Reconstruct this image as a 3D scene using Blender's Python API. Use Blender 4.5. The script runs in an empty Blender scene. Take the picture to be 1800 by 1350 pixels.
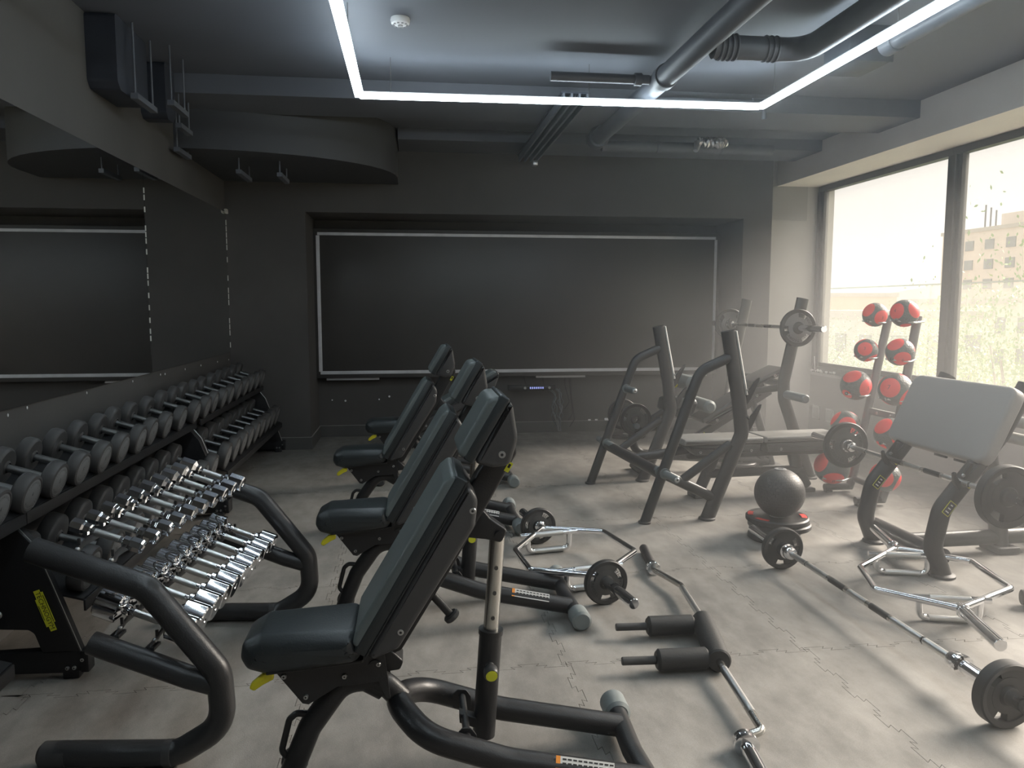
import bpy, bmesh, math, random
from mathutils import Vector, Matrix, Euler
random.seed(4)
C = bpy.context.scene.collection
PI = math.pi
R = math.radians

# ------------------------------------------------------------------ camera, world, lights, exposure
FPX = 1350.0
PITCH = math.atan(137 / FPX)
YAW = math.atan(177 / FPX * math.cos(PITCH))
cam_d = bpy.data.cameras.new('camera')
cam = bpy.data.objects.new('camera', cam_d)
C.objects.link(cam)
cam_d.sensor_width = 36
cam_d.lens = FPX / 1800 * 36
cam_d.clip_start = .05
cam_d.clip_end = 2000
cam.location = (0, 0, 1.41)
cam.rotation_euler = (PI / 2 - PITCH, 0, -YAW)
bpy.context.scene.camera = cam

sc = bpy.context.scene
sc.view_settings.view_transform = 'Standard'
sc.view_settings.look = 'None'
sc.view_settings.gamma = 1
sc.view_settings.use_curve_mapping = False
sc.view_settings.exposure = 0.12

SKY = 1.12
LED = 23.0
GLARE_VEIL = 0.076
SUN = 18.0
w = bpy.data.worlds.new('world')
sc.world = w
w.use_nodes = True
bgn = w.node_tree.nodes['Background']
bgn.inputs[0].default_value = (1.0, 0.945, 0.87, 1)
bgn.inputs[1].default_value = SKY
sd = bpy.data.lights.new('skylight_sun', 'SUN')
sd.energy = SUN
sd.color = (1.0, .90, .78)
sd.angle = math.radians(30)
so = bpy.data.objects.new('skylight_sun', sd)
C.objects.link(so)
# sun lamp added as diffuse skylight, shining in through the windows from the right and slightly ahead
_d = Vector((-math.cos(R(32)) * math.cos(R(18)), -math.cos(R(32)) * math.sin(R(18)), -math.sin(R(32))))
so.rotation_euler = _d.to_track_quat('-Z', 'Y').to_euler()

# ------------------------------------------------------------------ materials
MATS = {}
def mat(name, col, rough=.5, metal=0.0, noise=None, bump=None, spec=.5, coat=0, emit=None, col2=None, ns=8.0, stretch=None):
    if name in MATS:
        return MATS[name]
    m = bpy.data.materials.new(name)
    m.use_nodes = True
    nt = m.node_tree
    b = nt.nodes['Principled BSDF']
    b.inputs['Base Color'].default_value = (*col, 1)
    b.inputs['Roughness'].default_value = rough
    b.inputs['Metallic'].default_value = metal
    b.inputs['Specular IOR Level'].default_value = spec
    b.inputs['Coat Weight'].default_value = coat
    if emit:
        b.inputs['Emission Color'].default_value = (*emit[:3], 1)
        b.inputs['Emission Strength'].default_value = emit[3]
    if noise or bump:
        tc = nt.nodes.new('ShaderNodeTexCoord')
        mp = nt.nodes.new('ShaderNodeMapping')
        nt.links.new(tc.outputs['Object'], mp.inputs[0])
        if stretch:
            mp.inputs['Scale'].default_value = stretch
        nz = nt.nodes.new('ShaderNodeTexNoise')
        nz.inputs['Scale'].default_value = ns
        nz.inputs['Detail'].default_value = 6
        nt.links.new(mp.outputs[0], nz.inputs['Vector'])
        if noise:
            c2 = col2 or tuple(min(1, c * (1 + noise)) for c in col)
            c1 = tuple(c * (1 - noise) for c in col)
            cr = nt.nodes.new('ShaderNodeValToRGB')
            cr.color_ramp.elements[0].position = .35
            cr.color_ramp.elements[1].position = .68
            cr.color_ramp.elements[0].color = (*c1, 1)
            cr.color_ramp.elements[1].color = (*c2, 1)
            nt.links.new(nz.outputs['Fac'], cr.inputs[0])
            nt.links.new(cr.outputs[0], b.inputs['Base Color'])
            mr = nt.nodes.new('ShaderNodeMapRange')
            mr.inputs['To Min'].default_value = max(0, rough - .06)
            mr.inputs['To Max'].default_value = min(1, rough + .08)
            nt.links.new(nz.outputs['Fac'], mr.inputs[0])
            nt.links.new(mr.outputs[0], b.inputs['Roughness'])
        if bump:
            nz2 = nt.nodes.new('ShaderNodeTexNoise')
            nz2.inputs['Scale'].default_value = bump[0]
            nz2.inputs['Detail'].default_value = 3
            nt.links.new(tc.outputs['Object'], nz2.inputs['Vector'])
            bp = nt.nodes.new('ShaderNodeBump')
            bp.inputs['Strength'].default_value = bump[1]
            bp.inputs['Distance'].default_value = .002
            nt.links.new(nz2.outputs['Fac'], bp.inputs['Height'])
            nt.links.new(bp.outputs[0], b.inputs['Normal'])
    MATS[name] = m
    return m

WALL = mat('charcoal wall paint', (.070, .066, .063), .75, noise=.12, bump=(60, .15), ns=1.6)
WALLR = mat('grey wall paint', (.26, .25, .24), .7, noise=.08, bump=(60, .15), ns=2)
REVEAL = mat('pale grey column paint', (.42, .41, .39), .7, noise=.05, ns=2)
CEIL = mat('dark slate ceiling paint', (.112, .119, .138), .62, noise=.1, bump=(40, .2), ns=1.2)
DUCT = mat('dark painted duct', (.03, .034, .045), .5, noise=.15, ns=3)
PIPE = mat('grey painted pipe', (.10, .108, .125), .45, noise=.15, ns=5)
BASEB = mat('dark baseboard', (.075, .073, .07), .5, noise=.1, ns=4)
CAULK = mat('pale caulk', (.32, .31, .29), .7)
POWDER = mat('black powder coat', (.014, .014, .015), .38, bump=(220, .25))
GRAPH = mat('graphite powder coat', (.03, .03, .031), .36, bump=(220, .25))
FLATBLK = mat('flat black sheet steel', (.008, .008, .009), .5, bump=(200, .2))
VINYL = mat('black upholstery vinyl', (.023, .028, .030), .36, bump=(180, .35), noise=.12, ns=3)
VINYLF = mat('grey green vinyl face', (.105, .122, .121), .42, bump=(180, .35), noise=.15, ns=4)
VINYLG = mat('dark grey vinyl', (.045, .045, .046), .42, bump=(180, .35), noise=.1, ns=3)
VINYLP = mat('haze greyed vinyl face', (.19, .186, .178), .45, bump=(160, .3), noise=.08, ns=3)  # bench pad colour lightened to imitate veiling haze on dark vinyl
SHELL = mat('charcoal plastic shell', (.045, .045, .046), .36, bump=(150, .2))
CHROME = mat('polished chrome', (.82, .83, .85), .07, 1.0)
STEEL = mat('brushed steel', (.52, .51, .48), .22, 1.0)
SATIN = mat('satin steel handle', (.46, .47, .47), .34, 1.0)
RUBBER = mat('black rubber', (.046, .045, .045), .55, noise=.2, ns=14)
RUBBERF = mat('dull grey rubber face', (.15, .152, .155), .6, noise=.12, ns=16)
PLATE = mat('black rubber plate', (.022, .021, .021), .5, noise=.2, ns=12)
PLATEF = mat('grey plate face', (.055, .054, .053), .5, noise=.15, ns=12)
CAPG = mat('grey rubber cap', (.16, .18, .18), .6, bump=(150, .2))
HANDG = mat('grey rubber horn', (.13, .15, .155), .5)
YELLOW = mat('yellow plastic', (.62, .56, .02), .4)
YELLOWP = mat('yellow print', (.62, .62, .03), .5)
INK = mat('black print', (.01, .01, .01), .6)
ENGR = mat('dark engraving', (.02, .02, .02), .7)
WPRINT = mat('white sticker', (.62, .62, .6), .5)
OPRINT = mat('orange sticker', (.8, .28, .03), .5)
TAPE = mat('white tape strip', (.60, .60, .62), .5, noise=.08, ns=10)
BOARD = mat('black board panel', (.060, .056, .053), .42, noise=.08, ns=2)
FOAM = mat('black foam roll', (.018, .018, .018), .55, bump=(120, .4))
RED = mat('red rubber', (.75, .02, .02), .5, bump=(120, .4))
BALLG = mat('grey ball rubber', (.075, .083, .078), .6)
ALU = mat('dark window aluminium', (.07, .068, .065), .4, .3)
PLAST = mat('pale grey plastic', (.45, .45, .43), .4)
WHITEP = mat('white plastic', (.7, .7, .7), .4)
REDP = mat('red print', (.6, .05, .04), .5)
FOIL = mat('crumpled foil', (.6, .6, .62), .3, 1.0, bump=(60, 1.0))

def knurl():
    m = mat('knurled steel', (.62, .62, .61), .3, 1.0)
    nt = m.node_tree
    b = nt.nodes['Principled BSDF']
    tc = nt.nodes.new('ShaderNodeTexCoord')
    wv = nt.nodes.new('ShaderNodeTexNoise')
    wv.inputs['Scale'].default_value = 500
    nt.links.new(tc.outputs['Object'], wv.inputs['Vector'])
    bp = nt.nodes.new('ShaderNodeBump')
    bp.inputs['Strength'].default_value = .5
    bp.inputs['Distance'].default_value = .001
    nt.links.new(wv.outputs['Fac'], bp.inputs['Height'])
    nt.links.new(bp.outputs[0], b.inputs['Normal'])
    return m
KNURL = knurl()

def floor_mat():
    m = bpy.data.materials.new('worn rubber mat')
    m.use_nodes = True
    nt = m.node_tree
    b = nt.nodes['Principled BSDF']
    tc = nt.nodes.new('ShaderNodeTexCoord')
    geo = nt.nodes.new('ShaderNodeNewGeometry')
    def nz(scale, det, sx=1, sy=1):
        mp = nt.nodes.new('ShaderNodeMapping')
        mp.inputs['Scale'].default_value = (sx, sy, 1)
        nt.links.new(geo.outputs['Position'], mp.inputs[0])
        n = nt.nodes.new('ShaderNodeTexNoise')
        n.inputs['Scale'].default_value = scale
        n.inputs['Detail'].default_value = det
        n.inputs['Roughness'].default_value = .65
        nt.links.new(mp.outputs[0], n.inputs['Vector'])
        return n
    a = nz(1.3, 7, 1.4, .8)
    c = nz(9, 8, 1, .5)
    d = nz(240, 2)
    mx = nt.nodes.new('ShaderNodeMath'); mx.operation = 'MULTIPLY_ADD'
    mx.inputs[1].default_value = .55
    nt.links.new(a.outputs['Fac'], mx.inputs[0])
    m2 = nt.nodes.new('ShaderNodeMath'); m2.operation = 'MULTIPLY'
    m2.inputs[1].default_value = .45
    nt.links.new(c.outputs['Fac'], m2.inputs[0])
    nt.links.new(m2.outputs[0], mx.inputs[2])
    cr = nt.nodes.new('ShaderNodeValToRGB')
    cr.color_ramp.elements[0].position = .36
    cr.color_ramp.elements[1].position = .66
    cr.color_ramp.elements[0].color = (.135, .128, .118, 1)
    cr.color_ramp.elements[1].color = (.285, .27, .25, 1)
    nt.links.new(mx.outputs[0], cr.inputs[0])
    sp = nt.nodes.new('ShaderNodeValToRGB')
    sp.color_ramp.elements[0].position = .3
    sp.color_ramp.elements[1].position = .8
    sp.color_ramp.elements[0].color = (.8, .8, .8, 1)
    sp.color_ramp.elements[1].color = (1.25, 1.25, 1.25, 1)
    nt.links.new(d.outputs['Fac'], sp.inputs[0])
    mm = nt.nodes.new('ShaderNodeMixRGB'); mm.blend_type = 'MULTIPLY'; mm.inputs[0].default_value = .6
    nt.links.new(cr.outputs[0], mm.inputs[1]); nt.links.new(sp.outputs[0], mm.inputs[2])
    nt.links.new(mm.outputs[0], b.inputs['Base Color'])
    b.inputs['Roughness'].default_value = .62
    b.inputs['Specular IOR Level'].default_value = .4
    bp = nt.nodes.new('ShaderNodeBump')
    bp.inputs['Strength'].default_value = .25
    bp.inputs['Distance'].default_value = .002
    nt.links.new(d.outputs['Fac'], bp.inputs['Height'])
    nt.links.new(bp.outputs[0], b.inputs['Normal'])
    return m
FLOORM = floor_mat()

def glass_mat(name, dirt_veil, tint=(1, 1, 1), streak=False):
    m = bpy.data.materials.new(name)
    m.use_nodes = True
    nt = m.node_tree
    for n in list(nt.nodes):
        nt.nodes.remove(n)
    out = nt.nodes.new('ShaderNodeOutputMaterial')
    tr = nt.nodes.new('ShaderNodeBsdfTransparent')
    tr.inputs[0].default_value = (*tint, 1)
    tl = nt.nodes.new('ShaderNodeBsdfTranslucent')
    tl.inputs[0].default_value = (.9, .88, .82, 1)
    mix = nt.nodes.new('ShaderNodeMixShader')
    nt.links.new(tr.outputs[0], mix.inputs[1])
    nt.links.new(tl.outputs[0], mix.inputs[2])
    gl = nt.nodes.new('ShaderNodeBsdfGlossy')
    gl.inputs['Roughness'].default_value = .02
    mix2 = nt.nodes.new('ShaderNodeMixShader')
    mix2.inputs[0].default_value = .05
    nt.links.new(mix.outputs[0], mix2.inputs[1])
    nt.links.new(gl.outputs[0], mix2.inputs[2])
    if streak:
        tc = nt.nodes.new('ShaderNodeTexCoord')
        mp = nt.nodes.new('ShaderNodeMapping')
        mp.inputs['Scale'].default_value = (1, 40, 1.6)
        nt.links.new(tc.outputs['Object'], mp.inputs[0])
        nz = nt.nodes.new('ShaderNodeTexNoise')
        nz.inputs['Scale'].default_value = 1.5
        nz.inputs['Detail'].default_value = 5
        nt.links.new(mp.outputs[0], nz.inputs['Vector'])
        mr = nt.nodes.new('ShaderNodeMapRange')
        mr.inputs['From Min'].default_value = .35
        mr.inputs['From Max'].default_value = .75
        mr.inputs['To Min'].default_value = dirt_veil * .65
        mr.inputs['To Max'].default_value = min(1, dirt_veil * 1.7)
        nt.links.new(nz.outputs['Fac'], mr.inputs[0])
        nt.links.new(mr.outputs[0], mix.inputs[0])
    else:
        mix.inputs[0].default_value = dirt_veil
    nt.links.new(mix2.outputs[0], out.inputs[0])
    MATS[name] = m
    return m
GLASS = glass_mat('veiled window glass', .03)  # whitish film added to veil the view with haze brightness
BALGL = glass_mat('dirty balustrade glass', .03, streak=True)

# ------------------------------------------------------------------ mesh builder
def rot_to(d):
    return Vector(d).normalized().to_track_quat('Z', 'Y').to_matrix().to_4x4()
def T(x, y, z): return Matrix.Translation((x, y, z))
def RX(a): return Matrix.Rotation(a, 4, 'X')
def RY(a): return Matrix.Rotation(a, 4, 'Y')
def RZ(a): return Matrix.Rotation(a, 4, 'Z')

def fillet(pts, rad, seg=7):
    pts = [Vector(p) for p in pts]
    if len(pts) < 3 or (not isinstance(rad, (list, tuple)) and rad <= 0):
        return pts
    out = [pts[0]]
    for i in range(1, len(pts) - 1):
        p = pts[i]
        a = pts[i - 1] - p
        b = pts[i + 1] - p
        rr = rad[i - 1] if isinstance(rad, (list, tuple)) else rad
        la, lb = a.length, b.length
        ang = a.angle(b)
        if ang > PI - .02 or rr <= 0:
            out.append(p); continue
        t = min(rr / math.tan(ang / 2), la * .48, lb * .48)
        s = p + a.normalized() * t
        e = p + b.normalized() * t
        for k in range(seg + 1):
            u = k / seg
            out.append(s * (1 - u) ** 2 + p * 2 * u * (1 - u) + e * u * u)
    out.append(pts[-1])
    return out

class MB:
    def __init__(s):
        s.v = []; s.f = []; s.mi = []; s.mats = []; s.cur = 0
    def use(s, m):
        if m not in s.mats:
            s.mats.append(m)
        s.cur = s.mats.index(m)
        return s
    def add(s, vs, fs, M=None):
        o = len(s.v)
        if M is not None:
            vs = [M @ Vector(p) for p in vs]
        s.v += [tuple(p) for p in vs]
        s.f += [tuple(i + o for i in f) for f in fs]
        s.mi += [s.cur] * len(fs)
        return s
    def bm(s, bm, M=None):
        bm.verts.index_update()
        s.add([v.co.copy() for v in bm.verts], [[v.index for v in f.verts] for f in bm.faces], M)
        bm.free()
        return s
    def box(s, c, d, bev=0, M=None, seg=2):
        b = bmesh.new()
        bmesh.ops.create_cube(b, size=1)
        bmesh.ops.scale(b, vec=d, verts=b.verts)
        if bev > 0:
            bmesh.ops.bevel(b, geom=b.edges[:] + b.verts[:], offset=min(bev, min(d) * .49), segments=seg, affect='EDGES', profile=.5)
        bmesh.ops.translate(b, vec=c, verts=b.verts)
        return s.bm(b, M)
    def tube(s, pts, r, n=14, fil=0, caps=True, M=None, flat=None, up=None):
        """sweep a circle (or ellipse r, flat) along a filleted path"""
        P = fillet(pts, fil)
        rr = r
        vs, fs = [], []
        tan = []
        for i in range(len(P)):
            a = P[max(0, i - 1)]; b = P[min(len(P) - 1, i + 1)]
            tan.append((b - a).normalized())
        nrm = Vector(up) if up else (Vector((0, 1, 0)) if abs(tan[0].y) < .9 else Vector((1, 0, 0)))
        for i, p in enumerate(P):
            t = tan[i]
            nrm = (nrm - t * nrm.dot(t)).normalized()
            bn = t.cross(nrm)
            if callable(r): rr = r(i / (len(P) - 1))
            elif isinstance(r, (list, tuple)): rr = r[i]
            for k in range(n):
                a = 2 * PI * k / n
                vs.append(p + nrm * math.cos(a) * (flat if flat else rr) + bn * math.sin(a) * rr)
        for i in range(len(P) - 1):
            for k in range(n):
                a = i * n + k; b = i * n + (k + 1) % n
                fs.append((a, b, b + n, a + n))
        if caps:
            fs.append(tuple(range(n - 1, -1, -1)))
            o = (len(P) - 1) * n
            fs.append(tuple(range(o, o + n)))
        return s.add(vs, fs, M)
    def cyl(s, a, b, r, n=16, r2=None, M=None, bev=0):
        a, b = Vector(a), Vector(b)
        if bev:
            L = (b - a).length
            return s.lathe([(r - bev, 0), (r, bev), (r, L - bev), (r - bev, L)], a, b - a, n, M=M)
        r2 = r if r2 is None else r2
        L = (b - a).length
        return s.lathe([(r, 0), (r2, L)], a, b - a, n, M=M)
    def lathe(s, prof, o=(0, 0, 0), d=(0, 0, 1), n=24, M=None, close=True, sx=1.0):
        """profile of (radius, height) around axis d; ends capped"""
        vs, fs = [], []
        for (r, z) in prof:
            for k in range(n):
                a = 2 * PI * k / n
                vs.append((r * math.cos(a) * sx, r * math.sin(a), z))
        m = len(prof)
        for i in range(m - 1):
            for k in range(n):
                a = i * n + k; b = i * n + (k + 1) % n
                fs.append((a, b, b + n, a + n))
        if close:
            fs.append(tuple(range(n - 1, -1, -1)))
            fs.append(tuple(range((m - 1) * n, m * n)))
        MM = T(*o) @ rot_to(d)
        if M is not None: MM = M @ MM
        return s.add(vs, fs, MM)
    def sphere(s, c, r, n=24, m=14, M=None, sc=(1, 1, 1)):
        prof = [(max(1e-4, r * math.sin(PI * i / m)), -r * math.cos(PI * i / m)) for i in range(m + 1)]
        MM = T(*c) @ Matrix.Diagonal((*sc, 1))
        if M is not None: MM = M @ MM
        return s.lathe(prof, n=n, M=MM)
    def slab(s, poly, y0, y1, rnd=0, M=None, seg=4, fil=0):
        """polygon in (x, z) extruded along y with rounded rims; rnd = (rim at y0, rim at y1)"""
        P = [Vector((p[0], 0, p[1])) for p in poly]
        if fil:
            n = len(P); Q = []
            for i in range(n):
                p = P[i]; a = P[i - 1] - p; b = P[(i + 1) % n] - p
                ff = fil[i] if isinstance(fil, (list, tuple)) else fil
                ang = a.angle(b)
                if ff <= 0 or ang > PI - .03:
                    Q.append(p); continue
                t = min(ff / math.tan(ang / 2), a.length * .48, b.length * .48)
                st = p + a.normalized() * t; en = p + b.normalized() * t
                for k in range(6):
                    u = k / 5
                    Q.append(st * (1 - u) ** 2 + p * 2 * u * (1 - u) + en * u * u)
            P = Q
        area = sum(P[i].x * P[(i + 1) % len(P)].z - P[(i + 1) % len(P)].x * P[i].z for i in range(len(P)))
        if area > 0: P.reverse()      # clockwise in xz -> outward order along +y
        n = len(P)
        nr = []
        for i in range(n):
            a = (P[i] - P[i - 1]); b = (P[(i + 1) % n] - P[i])
            na = Vector((-a.z, 0, a.x)); nb = Vector((-b.z, 0, b.x))
            q = na.normalized() + nb.normalized() if na.length > 1e-9 and nb.length > 1e-9 else (na + nb)
            q = q.normalized()
            c = max(.5, q.dot(nb.normalized()) if nb.length > 1e-9 else 1)
            nr.append(q / c)
        r0, r1 = rnd if isinstance(rnd, (tuple, list)) else (rnd, rnd)
        rings = []
        if r0 > 0:
            for k in range(seg):
                th = PI / 2 * k / seg
                rings.append((y0 + r0 * (1 - math.sin(th)), r0 * (1 - math.cos(th))))
            rings = [(y0 + r0 * (1 - math.sin(PI / 2 * (1 - k / seg))), r0 * (1 - math.cos(PI / 2 * (1 - k / seg)))) for k in range(seg)]
        rings.append((y0 + r0, 0))
        rings.append((y1 - r1, 0))
        if r1 > 0:
            for k in range(1, seg + 1):
                th = PI / 2 * k / seg
                rings.append((y1 - r1 * (1 - math.sin(th)), r1 * (1 - math.cos(th))))
        vs, fs = [], []
        for (y, ins) in rings:
            for i in range(n):
                q = P[i] - nr[i] * ins if False else P[i] - nr[i] * ins
                vs.append((q.x, y, q.z))
        for i in range(len(rings) - 1):
            for k in range(n):
                a = i * n + k; b = i * n + (k + 1) % n
                fs.append((a, a + n, b + n, b))
        fs.append(tuple(range(n)))
        fs.append(tuple(range(len(rings) * n - 1, (len(rings) - 1) * n - 1, -1)))
        return s.add(vs, fs, M)
    def build(s, name, m=None, parent=None, ang=40, loc=None, rot=None):
        me = bpy.data.meshes.new(name)
        me.from_pydata(s.v, [], s.f)
        if m is not None and not s.mats:
            s.mats = [m]
        for k in s.mats: me.materials.append(k)
        if len(s.mats) > 1:
            me.polygons.foreach_set('material_index', s.mi)
        me.update()
        b = bmesh.new(); b.from_mesh(me)
        bmesh.ops.recalc_face_normals(b, faces=b.faces)
        b.to_mesh(me); b.free()
        if ang:
            me.polygons.foreach_set('use_smooth', [True] * len(me.polygons))
            try: me.set_sharp_from_angle(angle=R(ang))
            except Exception: pass
        o = bpy.data.objects.new(name, me)
        C.objects.link(o)
        if parent is not None: o.parent = parent
        if loc: o.location = loc
        if rot: o.rotation_euler = rot
        return o

def tag(o, label=None, cat=None, group=None, kind=None):
    if label: o['label'] = label
    if cat: o['category'] = cat
    if group: o['group'] = group
    if kind: o['kind'] = kind
    return o
def empty(name, loc=(0, 0, 0), rz=0, label=None, cat=None, group=None):
    o = bpy.data.objects.new(name, None)
    o.empty_display_size = .1
    C.objects.link(o)
    o.location = loc
    o.rotation_euler = (0, 0, rz)
    return tag(o, label, cat, group)
def kids(o): return [c for c in C.objects if c.parent == o]
def copy_tree(o, parent=None):
    c = o.copy(); C.objects.link(c); c.parent = parent
    for ch in kids(o): copy_tree(ch, c)
    return c

TXT = {}
def text_geo(s, size=1.0, ext=0.0):
    """vertices and faces of flat lettering centred on the origin, in the XY plane"""
    key = (s, ext)
    if key not in TXT:
        cu = bpy.data.curves.new('t', 'FONT')
        cu.body = s; cu.size = 1; cu.align_x = 'CENTER'; cu.align_y = 'CENTER'; cu.extrude = ext
        cu.resolution_u = 2
        o = bpy.data.objects.new('t', cu); C.objects.link(o)
        dg = bpy.context.evaluated_depsgraph_get()
        me = o.evaluated_get(dg).to_mesh()
        TXT[key] = ([v.co.copy() for v in me.vertices], [tuple(p.vertices) for p in me.polygons])
        o.evaluated_get(dg).to_mesh_clear()
        bpy.data.objects.remove(o); bpy.data.curves.remove(cu)
    v, f = TXT[key]
    return [p * size for p in v], f
def letters_arc(mb, s, rad, size, a0, step, M):
    """letters round a circle, in the plane of M, tops outwards"""
    for i, ch in enumerate(s):
        if ch == ' ': continue
        v, f = text_geo(ch, size)
        a = a0 - i * step
        mb.add(v, f, M @ RZ(a - PI / 2) @ T(0, rad, 0))

# ------------------------------------------------------------------ room
XL, XR, XW, YB, YP, ZC = -1.74, 3.95, 4.42, 8.42, 7.70, 3.0
YN = -1.6
def struct(name, mb, m=None, parent=None, ang=None):
    o = mb.build(name, m, parent, ang)
    if parent is None: o['kind'] = 'structure'
    return o
def bx(x0, x1, y0, y1, z0, z1, mb=None, bev=0):
    mb = mb or MB()
    return mb.box(((x0 + x1) / 2, (y0 + y1) / 2, (z0 + z1) / 2), (x1 - x0, y1 - y0, z1 - z0), bev)

# floor slab with a puzzle mat on it for each square metre
floor_o = struct('floor', bx(XL - .3, XW + .3, YN - .2, YB + .3, -.2, -.014), mat('dark subfloor', (.02, .02, .02), .8))
def puzzle_edge(a, b, sgn):
    """dovetailed edge from a to b, sgn = side of first tooth"""
    a, b = Vector(a), Vector(b)
    d = (b - a); nn = Vector((-d.y, d.x)).normalized()
    out = []
    L = d.length; u = d / L
    n = max(1, round(L / .1))
    pitch = L / n
    dep = .017
    for i in range(n):
        s0 = i * pitch
        sg = sgn if i % 2 == 0 else -sgn
        w0, w1 = s0 + .022, s0 + pitch - .022
        out += [a + u * w0, a + u * (w0 - .014) + nn * dep * sg, a + u * (w1 + .014) + nn * dep * sg, a + u * w1]
    return out
def make_mat_mesh(x0, x1, y0, y1, ex0, ex1, ey0, ey1):
    g = .0045
    P = []
    def side(a, b, ed):
        P.append(Vector(a))
        if ed: P.extend(puzzle_edge(a, b, 1))
    # the same world-direction of teeth on shared edges keeps neighbours interlocked
    def run(a, b, ed, flip):
        pts = [Vector(a)]
        if ed:
            q = puzzle_edge(a, b, 1) if not flip else list(reversed(puzzle_edge(b, a, 1)))
            pts += q
        return pts
    A, B, Cc, D = (x0, y0), (x1, y0), (x1, y1), (x0, y1)
    P = run(A, B, ey0, False) + run(B, Cc, ex1, False) + run(Cc, D, ey1, True) + run(D, A, ex0, True)
    n = len(P)
    Q = []
    for i in range(n):
        a = P[i] - P[i - 1]; b = P[(i + 1) % n] - P[i]
        na = Vector((a.y, -a.x)).normalized(); nb = Vector((b.y, -b.x)).normalized()
        q = na + nb
        q = q.normalized() if q.length > 1e-6 else na
        Q.append(P[i] - q * g * .5)
    vs = [(p.x, p.y, 0) for p in Q] + [(p.x, p.y, -.014) for p in Q]
    fs = [tuple(range(n))]
    for i in range(n):
        j = (i + 1) % n
        fs.append((i, n + i, n + j, j))
    return vs, fs
xs = [XL, -1.41, -.41, .59, 1.59, 2.59, 3.59, XW]
ys = [YN, -1.14, -.14, .86, 1.86, 2.86, 3.86, 4.86, 5.86, 6.86, 7.86, YB]
mat_cache = {}
for i in range(len(xs) - 1):
    for j in range(len(ys) - 1):
        x0, x1, y0, y1 = xs[i], xs[i + 1], ys[j], ys[j + 1]
        key = (round(x1 - x0, 2), round(y1 - y0, 2), i == 0, i == len(xs) - 2, j == 0, j == len(ys) - 2)
        if key not in mat_cache:
            v, f = make_mat_mesh(0, x1 - x0, 0, y1 - y0, i > 0, i < len(xs) - 2, j > 0, j < len(ys) - 2)
            me = bpy.data.meshes.new('rubber_mat')
            me.from_pydata(v, [], f); me.materials.append(FLOORM); me.update()
            mat_cache[key] = me
        o = bpy.data.objects.new('rubber_mat', mat_cache[key])
        C.objects.link(o); o.parent = floor_o
        o.location = (x0, y0, 0)

struct('ceiling', bx(XL - .3, XW + .3, YN - .2, YB + .3, ZC, ZC + .2), CEIL)
# left wall: painted strip, mirror, painted fascia
wl = struct('wall_left', bx(XL - .2, XL, YN, YB, -.01, ZC), WALL)
mirror_m = mat('mirror silver', (.80, .82, .82), .015, 1.0)
seams = [1.2, 3.3, 5.42, 7.70]
prev = YN
for yy in seams:
    mb = bx(XL, XL + .006, prev + .0015, yy - .0015, .965, 2.295)
    mo = mb.build('mirror_panel', mirror_m, wl, None)
    prev = yy
# frosted chips of exposed caulk along the seams and clips under the mirror
mb = MB()
random.seed(3)
for k in range(26):
    z = 1.2 + k * .04 + random.uniform(-.01, .01)
    if random.random() < .75:
        mb.box((XL + .008, 5.42, z), (.003, .004 * random.uniform(.5, 1.4), .035))
mb.build('seam_caulk', mat('bright caulk', (.6, .6, .55), .6), wl, None)
mb = MB()
for k in range(22):
    z = .98 + k * .058
    if random.random() < .7: mb.box((XL + .008, 7.693, z), (.003, .004, .05))
mb.build('seam_caulk', MATS['bright caulk'], wl, None)
for (y, z) in [(3.55, .93), (3.72, .94), (4.37, .935), (5.06, .93), (5.60, .925), (5.70, .92), (6.19, .915), (6.64, .91), (7.19, .9), (7.62, .89)]:
    MB().sphere((XL + .002, y, z + .01), .006, 8, 5, sc=(.5, .7, 1.3)).build('wall_plug', WHITEP, wl)
# rosette at the mirror corner
mb = MB()
for k in range(9):
    a = k * .7
    mb.box((XL + .02, 7.66 + .03 * math.cos(a), 2.30 + .018 * math.sin(a)), (.02, .05, .008), .003, M=None)
tag(mb.build('wire_stub', mat('bare plaster', (.55, .54, .5), .6)), 'frayed pale wire stub at the far top corner of the wall mirror', 'wire')

# back wall, pillars, bulkhead over the recess
struct('wall_back', bx(XL - .2, 3.73, YB, YB + .2, -.01, ZC), WALL)
struct('wall_pillar_left', bx(XL, -1.0, YP, YB, -.01, ZC), WALL)
struct('wall_pillar_right', bx(3.42, 3.73, YP, YB, -.01, ZC), WALL)
struct('wall_bulkhead', bx(-1.0, 3.42, YP, YB, 2.31, ZC), WALL)
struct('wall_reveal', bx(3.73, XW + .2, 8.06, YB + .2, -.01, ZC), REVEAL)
struct('trim_1', bx(3.735, 4.30, 8.045, 8.06, 2.34, 2.70), mat('grey reveal box', (.30, .295, .285), .6))
struct('wall_near', bx(XL - .2, XW + .2, YN - .2, YN, -.01, ZC), mat('plain grey rear wall', (.13, .125, .12), .7))
# right wall
struct('wall_right', bx(XW, XW + .22, YN, 8.06, -.01, .68), WALLR)
struct('wall_right_bulkhead', bx(XR, XW + .22, YN, 8.06, 2.70, ZC), mat('flare lightened bulkhead paint', (.78, .74, .70), .7, noise=.05, ns=2))  # paint lightened to imitate the lens flare veil in this corner
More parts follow.
